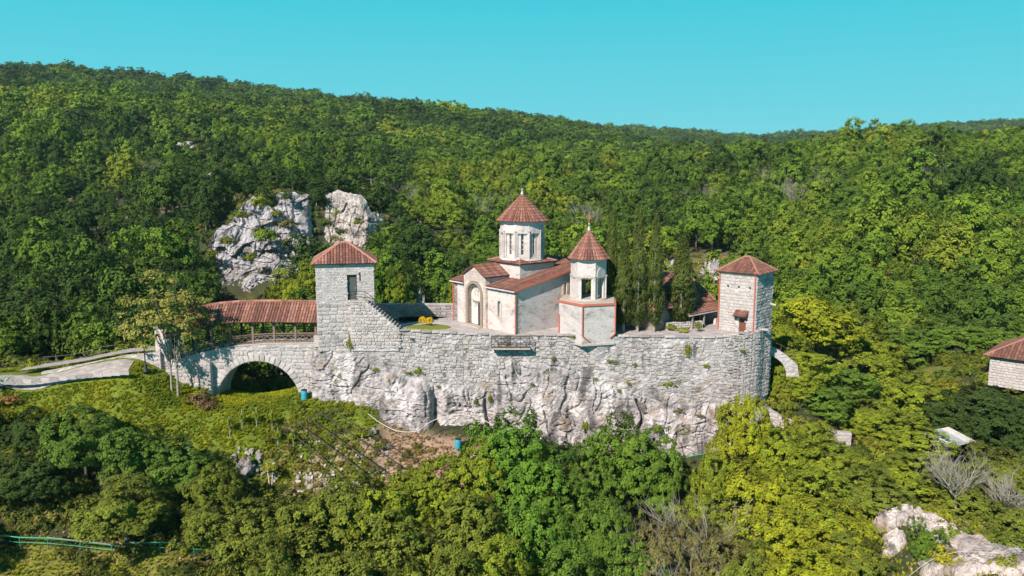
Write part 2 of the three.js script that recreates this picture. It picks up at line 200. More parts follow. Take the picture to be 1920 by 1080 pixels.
const topAt = (x) => ramp(WALLTOP, x), rockTopAt = (x) => ramp(MASONRY, x) + 0.9 * fbm(x * 0.45, 3, 1, 3);
function faceOut(x, y, s = x) { // how far the face stands out in front of the wall line
  const rt0 = rockTopAt(s), below = rt0 - y, t = sstep(below, -0.2, 0.9);
  let o = 0.05 * fbm(s * 1.2, y * 1.2, 2, 3) + t * (0.28 + 0.09 * below + 0.72 * crag(s, y));
  const bx = (s + 10.9) / 2.75, by = (y + 8.2) / 5.0, hump = Math.sqrt(Math.max(0, 1 - bx * bx * bx * bx - Math.max(0, by) ** 2.2)); // the big boulder-like buttress, sheer on its right
  if (s < -8.15) o += t * 1.35 * hump * (y < -3.2 ? 1 : sstep(y, -2.4, -3.2));
  else o -= t * 0.55 * sstep(-s, 7.2, 8.0) * sstep(-y, 4.0, 5.0);
  o -= 0.9 * sstep(-Math.abs(s - 13.1 - 0.35 * Math.sin(y * 1.3)), -0.22, -0.05) * sstep(-y, 6.2, 7) * t;    // dark fissures
  o -= 0.8 * sstep(-Math.abs(s + 2.6 - 0.2 * Math.sin(y * 1.1)), -0.2, -0.05) * sstep(-y, 5.6, 6.4) * t;
  o += 0.8 * sstep(s, 6, 11) * sstep(-y, 7.5, 9) * (0.6 + fbm(s * 0.5, y * 0.5, 33)) ;
  return o;
}
{
  const rockBase = thing('limestone_crag', 'pale grey limestone crag carrying the rampart and the church', 'cliff');
  const pts = RAMP.getSpacedPoints(760), tan = pts.map((_, i) => RAMP.getTangentAt(i / 760));
  const g = sheet(760, 210, (u, v) => {
    const i = Math.min(760, Math.round(u * 760)), p = pts[i], t = tan[i], y = lerp(Math.min(H(p.x, p.z + 1), -6) - 3, topAt(p.x) - 0.12, v), s = p.x + (p.z < -1.5 ? (p.x > 0 ? 1 : -1) * (-1.5 - p.z) * 0.9 : 0);
    const o = faceOut(p.x, y, s) - 0.10; return V(p.x - t.z * o, y, p.z + t.x * o);
  }, (p) => rockColour(p, [0.545, 0.52, 0.532]));
  mesh('rock_face', g, M.rock, rockBase);
}
function outcrop(name, label, cx, cz, rx, rz, h, turn = 0, tint, group) { // a low ledge of rock standing out of the ground
  const o = thing(name, label, 'rock', [cx, H(cx, cz), cz], turn, group), y0 = H(cx, cz), c = Math.cos(turn), s = Math.sin(turn);
  const g = sheet(64, 64, (u, v) => { const a = u * 2 - 1, b = 1 - v * 2, x = a * rx, z = b * rz, wx = cx + x * c + z * s, wz = cz - x * s + z * c, q = Math.hypot(a, b) + 0.5 * fbm(wx * 0.45, wz * 0.45, 5, 4), e = 1 - sstep(q, 0.55, 1.0); const k = Math.floor(e * 3 + 1.2 * fbm(wx * 0.6, wz * 0.6, 2, 3)) / 3; return V(x + 0.3 * noise(wx, wz, 3), H(wx, wz) - y0 - 0.5 + e * 0.55 + h * e * (0.45 + 0.5 * k + 0.7 * crag(wx, wz, 1.3)), z + 0.3 * noise(wz, wx, 9)); }, (p) => rockColour(V(p.x + cx, p.y, p.z + cz), tint));
  mesh('rock_ledge', g, M.rock, o); return o;
}
function boulder(name, label, x, y, z, w, h, d, tint, group) {
  const o = thing(name, label, 'rock', [x, y, z], rr(0, 6), group), g = mergeVertices(new THREE.IcosahedronGeometry(1, w > 3 ? 24 : 7).deleteAttribute('uv').deleteAttribute('normal')), p = g.attributes.position, col = [];
  for (let i = 0; i < p.count; i++) { const v = V(p.getX(i), p.getY(i), p.getZ(i)), r = 0.9 + 0.55 * crag(v.x * 3 + x, v.y * 3 + z, 1) + 0.6 * fbm(v.x * 1.7 + x, v.y * 1.7, v.z * 1.7 + z, 3); p.setXYZ(i, v.x * r * w, v.y * r * h, v.z * r * d); col.push(...rockColour(V(v.x * w + x, v.y * h + y, v.z * d + z), tint)); }
  g.setAttribute('color', new THREE.Float32BufferAttribute(col, 3)); g.computeVertexNormals(); mesh('rock_body', boxUV(g), M.rock, o); return o;
}
{ // the cliff across the gorge
  const o = thing('background_cliff', 'blue-grey limestone cliff on the forested slope behind the gate tower', 'cliff', [-68, -20, -126]);
  const rim = (x) => 31 * Math.min(1, sstep(x, -15.2, -10.5) * 0.72 + 0.28 * sstep(x, -9, -4)) * (1 - 0.45 * sstep(x, 9, 14)) + 2.5 * fbm(x * 0.25, 2, 1, 3);
  mesh('rock_face', sheet(260, 240, (u, v) => { const x = lerp(-15.5, 15.5, u), top = rim(x), y = v * top - 1, e = Math.min(1, Math.min(u, 1 - u) * 14) , k = y / 31; return V(x + 1.2 * noise(y * 0.15, x * 0.1), y, -13 * k * k - 3 * k + 2.6 * crag(x * 1.0 + 50, y, 0.42) + 0.6 * crag(x + 9, y, 1.1) - 6 * (1 - e) - 3 * sstep(v, 0.93, 1) + 1.6 * Math.floor(3 * fbm(x * 0.09, y * 0.12, 4, 2)) ); }, (p) => rockColour(V(p.x * 0.5, p.y * 0.45, p.z * 0.5), [0.44, 0.45, 0.49])), M.rock, o); o.scale.x = 1.14;
  const q = thing('background_cliff', 'smaller pinkish-grey cliff right of the big background cliff', 'cliff', [-46, -9, -135]);
  mesh('rock_face', sheet(130, 120, (u, v) => { const x = lerp(-9, 9, u), top = 19 - 6 * sstep(x, 2, 8) + 2.4 * fbm(x * 0.3, 8, 1, 3), y = lerp(0, top, v), e = Math.min(1, Math.min(u, 1 - u) * 6); return V(x, y, -0.75 * y + 2.2 * crag(x + 90, y, 0.45) + 0.5 * crag(x, y, 1.2) - 7 * (1 - e) + 2 - 3 * sstep(v, 0.9, 1)); }, (p) => rockColour(V(p.x * 0.6, p.y * 0.6, p.z), [0.55, 0.52, 0.50])), M.rock, q);
}
// ---------------------------------------------------------------- masonry and tiles: every piece a mesh that shares one of a few geometries
function stoneGeo(seed) { // unit block: x, y in -0.5..0.5, front at z = 1
  const q = mulberry(seed), n = 8, ring = [], k = 0.13, j = () => (q() - 0.5) * 0.1;
  const base = [[-0.5, -0.5 + k], [-0.5, 0.5 - k], [-0.5 + k, 0.5], [0.5 - k, 0.5], [0.5, 0.5 - k], [0.5, -0.5 + k], [0.5 - k, -0.5], [-0.5 + k, -0.5]].map(([x, y]) => [x + j(), y + j()]).reverse();
  const P = []; base.forEach(([x, y]) => P.push([x, y, 0])); base.forEach(([x, y]) => P.push([x, y, 0.62])); base.forEach(([x, y]) => P.push([x * 0.84, y * 0.80, 0.94 + 0.1 * q()])); P.push([j(), j(), 1.02 + 0.12 * q()]);
  const I = []; for (let a = 0; a < 2; a++) for (let i = 0; i < n; i++) { const b = (i + 1) % n, o = a * n; I.push(o + i, o + b, o + n + b, o + i, o + n + b, o + n + i); } for (let i = 0; i < n; i++) I.push(2 * n + i, 2 * n + (i + 1) % n, 3 * n);
  const g = new THREE.BufferGeometry(); g.setAttribute('position', new THREE.Float32BufferAttribute(P.flat(), 3)); g.setIndex(I); const h = g.toNonIndexed(); h.computeVertexNormals(); boxUV(h, 0.7); return h;
}
const BLOCK = Array.from({ length: 10 }, (_, i) => stoneGeo(100 + i));
// courses of stones on a face. frame: Matrix4 (x along, y up, z out); keep(x, y, w, h) -> false to leave a stone out, or a number for how far it stands back
function lay(parent, frame, x0, x1, y0, y1, o) {
  const list = []; let y = y0;
  while (y < y1) {
    const h = Math.min(rr(...o.h), y1 - y < o.h[0] * 1.5 ? y1 - y : 9); let x = x0 + rr(-0.3, 0) * o.w[0];
    while (x < x1) { let w = rr(...o.w); if (x + w > x1 - o.w[0] * 0.4) w = Math.max(0.06, x1 - x); const a = Math.max(x, x0), b = Math.min(x + w, x1), k = o.keep ? o.keep((a + b) / 2, y + h / 2, b - a, h) : 0; if (b - a > 0.08 && k !== false) list.push([(a + b) / 2, y + h / 2, b - a, h, k || 0]); x += w; }
    y += h;
  }
  const joint = o.joint ?? 0.03, dep = o.depth ?? 0.1, rest = STONE.map(() => []), max = o.max ?? 300, d = new THREE.Object3D();
  const order = list.map((s, i) => [s[2] * s[3], i]).sort((a, b) => b[0] - a[0]), single = new Set(order.slice(0, max).map((e) => e[1]));
  list.forEach((s, i) => {
    d.position.set(s[0], s[1], -0.04 + s[4]); d.scale.set(Math.max(0.05, s[2] - joint), Math.max(0.05, s[3] - joint), dep * rr(0.7, 1.4) + 0.02); const jj = o.rough ?? 0.035; if (o.rough) { d.position.y += rr(-0.05, 0.05); d.scale.x *= rr(0.78, 1.06); d.scale.y *= rr(0.72, 1.06); } if (o.wave) d.position.y += o.wave * 2.2 * fbm(s[0] * 0.35, s[1] * 0.15, 77, 2); d.rotation.set(rr(-0.05, 0.05), rr(-0.05, 0.05), rr(-jj, jj)); d.updateMatrix();
    const m = frame.clone().multiply(d.matrix), tone = o.tones[ri(o.tones.length)], g = BLOCK[ri(BLOCK.length)];
    if (single.has(i)) { const b = new THREE.Mesh(g, STONE[tone]); b.name = o.name ?? 'stone'; b.castShadow = b.receiveShadow = true; b.applyMatrix4(m); parent.add(b); } else rest[tone].push(g.clone().applyMatrix4(m));
  });
  rest.forEach((l, t) => { if (l.length) tag(mesh('small_stones', merge(l), STONE[t], parent), null, null, null, 'stuff'); });
}
const frameAt = (x, y, z, ry = 0) => new THREE.Matrix4().makeRotationY(ry).setPosition(x, y, z);
const courseCache = new Map();
function courseGeo(n, k, taper = 1) { // n overlapping barrel tiles, 1 m per tile long, 1 wide, running up +z from z = 0
  const key = n + '/' + k + '/' + taper; if (courseCache.has(key)) return courseCache.get(key);
  const q = mulberry(n * 31 + k * 7 + 3), pos = [], col = [], idx = [], S = 5; let at = 0;
  for (let i = 0; i < n; i++) {
    const t = 0.72 + 0.5 * q(), c = [t * (0.95 + 0.1 * q()), t * (0.92 + 0.16 * q()), t * (0.9 + 0.2 * q())], j = (q() - 0.5) * 0.08, z0 = i + j * 0.4, z1 = i + 1.02, lo = [0.16 + 0.03 * q(), 0.04];
    for (let e = 0; e < 2; e++) for (let s = 0; s <= S; s++) { const a = Math.PI * s / S, f = (1 - 0.10 * e) * lerp(1, taper, (e ? z1 : z0) / n); pos.push(-Math.cos(a) * 0.5 * f + j * 0.3, Math.sin(a) * 0.42 * f + lo[e], e ? z1 : z0); col.push(...c); }
    for (let s = 0; s < S; s++) { const a = at + s; idx.push(a, a + S + 1, a + 1, a + 1, a + S + 1, a + S + 2); }
    const m = pos.length / 3; pos.push(j * 0.3, lo[0], z0); col.push(...c.map((v) => v * 0.8)); for (let s = 0; s < S; s++) idx.push(m, at + s, at + s + 1); at = pos.length / 3;
  }
  const g = new THREE.BufferGeometry(); g.setAttribute('position', new THREE.Float32BufferAttribute(pos, 3)); g.setAttribute('color', new THREE.Float32BufferAttribute(col, 3)); g.setIndex(idx); const h = g.toNonIndexed(); h.computeVertexNormals(); boxUV(h, 0.6); courseCache.set(key, h); return h;
}
// tile courses over the plane eaveA-eaveB-up; span(s) -> [from, to] along the slope at distance s from eaveA
function tiled(roof, A, B, up, step, span, mats, tileLen = 0.4) {
  if (B.clone().sub(A).cross(up).y < 0) { const f = span, D = A.distanceTo(B); [A, B] = [B, A]; span = (s) => f(D - s); }
  const ex = B.clone().sub(A), L = ex.length(); ex.normalize(); const ez = up.clone().normalize(), ey = ex.clone().cross(ez).normalize(), n = Math.max(1, Math.round(L / step)), w = L / n;
  for (let i = 0; i < n; i++) {
    const s = (i + 0.5) * w, [a, b] = span(s), len = b - a; if (len < 0.12) continue;
    const c = Math.max(1, Math.round(len / tileLen)), m = new THREE.Mesh(courseGeo(c, ri(4)), mats[ri(mats.length)]); m.name = 'tile_course'; m.castShadow = m.receiveShadow = true;
    const o = A.clone().addScaledVector(ex, s).addScaledVector(ez, a).addScaledVector(ey, 0.02);
    m.applyMatrix4(new THREE.Matrix4().makeBasis(ex.clone().multiplyScalar(w * 1.0), ey.clone().multiplyScalar(w * 0.75), ez.clone().multiplyScalar(len / c)).setPosition(o)); roof.add(m);
  }
}
function flatPoly(pts, th = 0.07) { // a slab over a planar polygon given by points in order (seen from above: counter-clockwise)
  const n = pts.length, nrm = pts[1].clone().sub(pts[0]).cross(pts[2].clone().sub(pts[0])).normalize(), P = [], tri = (a, b, c) => P.push(...a.toArray(), ...b.toArray(), ...c.toArray()), lo = pts.map((p) => p.clone().addScaledVector(nrm, -th));
  for (let i = 1; i < n - 1; i++) { tri(pts[0], pts[i], pts[i + 1]); tri(lo[0], lo[i + 1], lo[i]); } for (let i = 0; i < n; i++) { const j = (i + 1) % n; tri(pts[i], lo[i], lo[j]); tri(pts[i], lo[j], pts[j]); }
  const g = new THREE.BufferGeometry(); g.setAttribute("position", new THREE.Float32BufferAttribute(P, 3)); g.computeVertexNormals(); return boxUV(g);
}
function hipRoof(parent, x0, x1, z0, z1, y, ridge, rise, step, mats, tileLen, ridgeAlongX = true) { // eaves rectangle, ridge length; tiles on all four slopes
  const cx = (x0 + x1) / 2, cz = (z0 + z1) / 2, r = ridge / 2, RA = ridgeAlongX ? V(cx - r, y + rise, cz) : V(cx, y + rise, cz - r), RB = ridgeAlongX ? V(cx + r, y + rise, cz) : V(cx, y + rise, cz + r);
  const c = [V(x0, y, z1), V(x1, y, z1), V(x1, y, z0), V(x0, y, z0)], tops = ridgeAlongX ? [[RB, RA], [RB], [RA, RB], [RA]] : [[RB], [RA, RB], [RA], [RB, RA]];
  const roof = part('roof', tops.map((t, i) => flatPoly([c[i], c[(i + 1) % 4], ...t])), M.roof_deck, parent);
  tops.forEach((t, i) => {
    const A = c[i], B = c[(i + 1) % 4], ex = B.clone().sub(A), L = ex.length(); ex.normalize(); const first = t[t.length - 1].clone().sub(A), a = first.dot(ex), up = first.addScaledVector(ex, -a), hgt = up.length(), b = L - t[0].clone().sub(A).dot(ex);
    tiled(roof, A.clone().addScaledVector(up.clone().normalize(), -0.08), B.clone().addScaledVector(up.clone().normalize(), -0.08), up, step, (s) => [0, 0.08 + hgt * Math.min(1, s / a, (L - s) / b)], mats, tileLen);
  });
  const caps = []; [[c[0], RA], [c[1], RB], [c[2], RB], [c[3], RA], [RA, RB]].forEach(([a, b], i) => { if (!ridgeAlongX && i === 1) b = RB; const p = !ridgeAlongX ? [[c[0], RB], [c[1], RB], [c[2], RA], [c[3], RA], [RA, RB]][i] : [a, b]; caps.push(bar(p[0].clone().add(V(0, 0.05, 0)), p[1].clone().add(V(0, 0.07, 0)), 0.13, 7)); });
  for (const g of caps) { g.setAttribute('color', new THREE.Float32BufferAttribute(new Float32Array(g.attributes.position.count * 3).fill(1.25), 3)); part('ridge_cap', g, mats[2], roof); }
  return roof;
}
function coneRoof(parent, x, y, z, r, h, n, mats, facets) {
  const roof = part('cone_roof', new THREE.ConeGeometry(r * 0.98, h, facets, 1).translate(x, y + h / 2, z), M.roof_deck, parent), L = Math.hypot(r, h) * 1.01, c = Math.round(L / 0.42), w = 2 * Math.PI * r / n;
  for (let i = 0; i < n; i++) {
    const a = (i + 0.5) / n * Math.PI * 2, out = V(Math.sin(a), 0, Math.cos(a)), up = out.clone().multiplyScalar(-r).add(V(0, h, 0)).normalize(), side = V(Math.cos(a), 0, -Math.sin(a)), nor = side.clone().cross(up).normalize();
    const m = new THREE.Mesh(courseGeo(c, i % 4, 0.06), mats[ri(mats.length)]); m.name = 'tile_course'; m.castShadow = m.receiveShadow = true;
    m.applyMatrix4(new THREE.Matrix4().makeBasis(side.multiplyScalar(w), nor.multiplyScalar(w * 0.8), up.clone().multiplyScalar(L / c)).setPosition(V(x, y, z).addScaledVector(out, r).addScaledVector(up, -0.06))); roof.add(m);
  }
  return roof;
}
function crossFinial(parent, x, y, z, h, m) { const g = part('finial', [new THREE.ConeGeometry(0.2, h * 0.34, 8).translate(x, y + h * 0.17, z), new THREE.SphereGeometry(0.11, 8, 6).translate(x, y + h * 0.4, z)], M.grey_metal, parent); part('cross', [box(0.07, h * 0.6, 0.07, x, y + h * 0.7, z), box(h * 0.34, 0.07, 0.066, x, y + h * 0.8, z), box(h * 0.2, 0.06, 0.064, x, y + h * 0.93, z)], m, g); }

// ---------------------------------------------------------------- rampart wall on the crag
{
  const wall = thing('rampart_wall', 'long pale rubble-stone rampart wall along the top of the crag', 'wall');
  const SEG = [[-13.6, -5, 300 / 3], [-5, 8, 100], [8, 22.6, 100]];   // straight stretch, stones in three runs
  SEG.forEach(([a, b, max]) => lay(wall, frameAt(0, 0, 0.02), a, b, -7.4, 1.0, { h: [0.17, 0.36], w: [0.22, 0.7], depth: 0.045, joint: 0.012, max, rough: 0.14, wave: 0.24, tones: [0, 1, 3, 0, 5, 2, 0, 1, 4, 1], name: 'stone', keep: (x, y, w, h) => { if (y + h / 2 > topAt(x) - 0.06 - (y > topAt(x) - 0.7 ? 0.53 * Math.max(0, fbm(x * 0.35, y * 0.15, 77, 2)) : 0)) return false; const t = rockTopAt(x), n = fbm(x * 0.5, y * 0.5, 50, 3); if (y < t + 0.15 + n * 0.5) return false; if (x > 6.9 && x < 11 && y > -1.0) return false; if (x > -2.6 && x < 2.4 && y > -1.1) return false; return n > 0.15 || R() < 0.3 ? false : faceOut(x, y) - 0.06 - 0.02 * (n > 0.1); } }));
  { // rounded right-hand corner
    const n = 22; for (let i = 0; i < n; i++) { const u = 0.772 + i / n * 0.15, p = RAMP.getPointAt(u), t = RAMP.getTangentAt(u), q = RAMP.getPointAt(Math.min(1, u + 0.15 / n)), w = p.distanceTo(q); lay(wall, frameAt(p.x, 0, p.z, Math.atan2(-t.z, t.x)), -rr(0, 0.3), w + rr(0, 0.3), -7.4 - rr(0, 0.3), topAt(p.x) - 0.08, { h: [0.22, 0.4], w: [0.3, 0.7], depth: 0.08, joint: 0.02, rough: 0.08, max: 0, tones: [1, 2, 0, 4, 1], keep: (x, y) => (y < rockTopAt(p.x) ? false : 0) }); }
  }
  // coping: flat irregular slabs along the top
  for (let x = -12.4; x < 26.2;) { const w = rr(0.7, 1.5), m = x + w / 2; if (!(m > 6.4 && m < 11.4) && !(m > -2.6 && m < 2.4)) { const z = m > 22.5 ? -0.1 - (m - 22.5) * 0.42 : 0; const s = new THREE.Mesh(BLOCK[ri(10)], STONE[[1, 2, 0, 4][ri(4)]]); s.name = 'coping_stone'; s.castShadow = s.receiveShadow = true; s.rotation.set(-Math.PI / 2, m > 22.5 ? -0.02 : 0, (m > 22.5 ? -0.4 : 0) + rr(-0.03, 0.03), 'YXZ'); s.scale.set(w - 0.03, rr(0.62, 0.78), 0.14); s.position.set(m, topAt(m) - 0.14, z - 0.28); wall.add(s); } x += w; }
  part('wall_core', [box(35.6, 6.4, 0.5, 4.2, -3.3, -0.42)], M.mortar, wall);
}
// courtyard
struct('courtyard', boxUV(flatPoly([V(-20.4, 0, -0.6), V(24.5, 0, -0.6), V(27, 0, -14), V(20, 0, -24), V(-3, 0, -24), V(-6.2, 0, -11.9), V(-20, 0, -11.9)], 1.2)), M.paving);
{
  const w = thing('courtyard_parapet', 'low dark-stained parapet wall closing the courtyard behind the yellow shrubs', 'wall', [-20, 0, -11.4]);
  part('wall_core', box(14, 2.0, 0.5, 7.0, 0.5, -0.2), M.mortar, w); lay(w, frameAt(0, 0, 0.04), 0, 14, -0.2, 1.45, { h: [0.25, 0.4], w: [0.4, 0.8], max: 120, tones: [2, 4, 2, 4] });  // dark stone tones stand in for the shadow on this wall
}
// ---------------------------------------------------------------- gate tower with outside stair
{
  const t = thing('gate_tower', 'square stone gate tower with red hip roof beside the covered bridge', 'tower', [-16.95, -1.4, -0.5], 0.2);
  const w = 5.75, d = 5.4, hw = w / 2;
  // walls: the front has a real door opening
  const front = slab(poly([[-hw, 0], [hw, 0], [hw, 8.7], [-hw, 8.7]], [new THREE.Path([[0.18, 5.1], [1.16, 5.1], [1.16, 7.7], [0.18, 7.7]].map((p) => new THREE.Vector2(...p))), new THREE.Path([[1.42, 7.0], [1.56, 7.0], [1.56, 7.95], [1.42, 7.95]].map((p) => new THREE.Vector2(...p)))]), 0.5).translate(0, 0, -0.5);
  part('wall', [front, box(0.5, 8.7, d - 1, -hw + 0.25, 4.35, -d / 2), box(0.5, 8.7, d - 1, hw - 0.25, 4.35, -d / 2), box(w, 8.7, 0.5, 0, 4.35, -d + 0.25)], M.mortar, t);
  part('inner_floor', box(w - 1, 0.2, d - 1, 0, 4.95, -d / 2), M.wood_dark, t);
  lay(t, frameAt(0, 0, 0), -hw, hw, -0.2, 4.85, { h: [0.36, 0.52], w: [0.45, 0.95], depth: 0.07, joint: 0.024, rough: 0.03, tones: [0, 1, 3, 2, 4, 1, 2, 5], max: 200, keep: (x, y) => (x > 0.35 && y > 1.2 ? false : 0) });
  lay(t, frameAt(0, 0, 0), -hw, hw, 4.85, 8.55, { h: [0.16, 0.3], w: [0.22, 0.55], depth: 0.045, joint: 0.03, tones: [3, 0, 3, 0, 1, 0], max: 0, keep: (x, y) => (x > 0.05 && x < 1.3 && y > 4.9 && y < 7.85) || (x > 1.3 && x < 1.7 && y > 6.9) ? false : -0.02 });
  lay(t, frameAt(-hw, 0, -d, -Math.PI / 2), 0, d, -0.2, 8.5, { h: [0.3, 0.5], w: [0.4, 0.9], depth: 0.07, tones: [1, 2, 0, 1], max: 0 });
  lay(t, frameAt(hw, 0, 0, Math.PI / 2), 0, d, 0.9, 8.5, { h: [0.3, 0.5], w: [0.4, 0.9], depth: 0.07, tones: [1, 2, 0, 1], max: 0 });
  part('cornice', box(w + 0.16, 0.2, d + 0.16, 0, 8.72, -d / 2), M.plaster, t);
  part('eaves_board', box(w + 0.5, 0.06, d + 0.5, 0, 8.83, -d / 2), M.wood_dark, t);
  hipRoof(t, -hw - 0.32, hw + 0.32, -d - 0.32, 0.32, 8.87, 0.75, 1.85, 0.3, TILE, 0.45);
  const dr = part('door', [box(0.94, 2.56, 0.06, 0.67, 6.39, -0.3)], M.dark_door, t); part('door_frame', [box(0.07, 2.6, 0.1, 0.2, 6.4, -0.18), box(0.07, 2.6, 0.1, 1.14, 6.4, -0.18), box(1.0, 0.07, 0.1, 0.67, 7.68, -0.18)], M.iron, dr); part('handle', box(0.04, 0.2, 0.06, 0.98, 6.3, -0.24), M.grey_metal, dr);
  part('lintel', box(1.35, 0.2, 0.06, 0.67, 7.83, 0.02), M.cornice, t);
}
{
  const s = thing('stone_stair', 'rough stone outside stair climbing to the gate tower door', 'stair', [-15.85, 0, -0.74]);
  // landing and flight: a stepped stone mass, treads as slabs
  const n = 13, x0 = 1.0, x1 = 4.35, y1 = 3.66, y0 = 0.75, dx = (x1 - x0) / n, dy = (y1 - y0) / n; const prof = [[-0.55, -1.4], [x1 - 0.1, -1.4], [x1, y0]]; for (let i = n - 1; i >= 0; i--) { prof.push([x0 + (i + 1) * dx, y1 - (i + 1) * dy + dy]); prof.push([x0 + i * dx, y1 - i * dy]); } prof.push([-0.55, y1]);
  part('stair_core', slab(poly(prof), 1.3).translate(0, -0.06, -0.5), M.mortar, s);
  lay(s, frameAt(0, 0, 0.82), -0.55, x1 + 0.2, -1.2, y1 - 0.05, { h: [0.24, 0.38], w: [0.3, 0.72], depth: 0.07, joint: 0.022, rough: 0.07, tones: [3, 0, 1, 0, 2, 5], max: 220, keep: (x, y, w, h) => (x > x0 - 0.1 && y + h / 2 > y1 + 0.08 - (x + w * 0.3 - x0) / (x1 - x0) * (y1 - y0) ? false : 0) });
  for (let i = 0; i < n; i++) part('tread', box(dx + 0.04, 0.07, 1.34, x0 + (i + 0.5) * dx, y1 - i * dy - dy * 0.0 - 0.03, 0.16), M.cornice, s);
  part('landing', box(1.58, 0.09, 1.36, 0.22, y1, 0.16), M.cornice, s);
}
{
  const r = thing('stair_railing', 'thin black iron railing down the gate tower stair', 'railing', [-15.85, 3.7, -0.02]);
  const P = [[-0.5, 0], [0.95, 0], [1.9, -0.78], [3.0, -1.72], [4.3, -2.9]].map(([x, y]) => V(x, y, 0));
  P.forEach((p) => part('post', bar(p, p.clone().add(V(0, 1.0, 0)), 0.028, 6), M.iron, r));
  for (let i = 0; i < 4; i++) for (const h of [1.0, 0.66, 0.33]) part('rail', bar(P[i].clone().add(V(0, h, 0)), P[i + 1].clone().add(V(0, h, 0)), h === 1 ? 0.032 : 0.02, 5), M.iron, r);
  part('rail', [bar(V(-0.5, 1, 0), V(-0.5, 1, -0.6), 0.03, 5), bar(V(-0.5, 0.5, 0), V(-0.5, 0.5, -0.6), 0.02, 5)], M.iron, r);
}
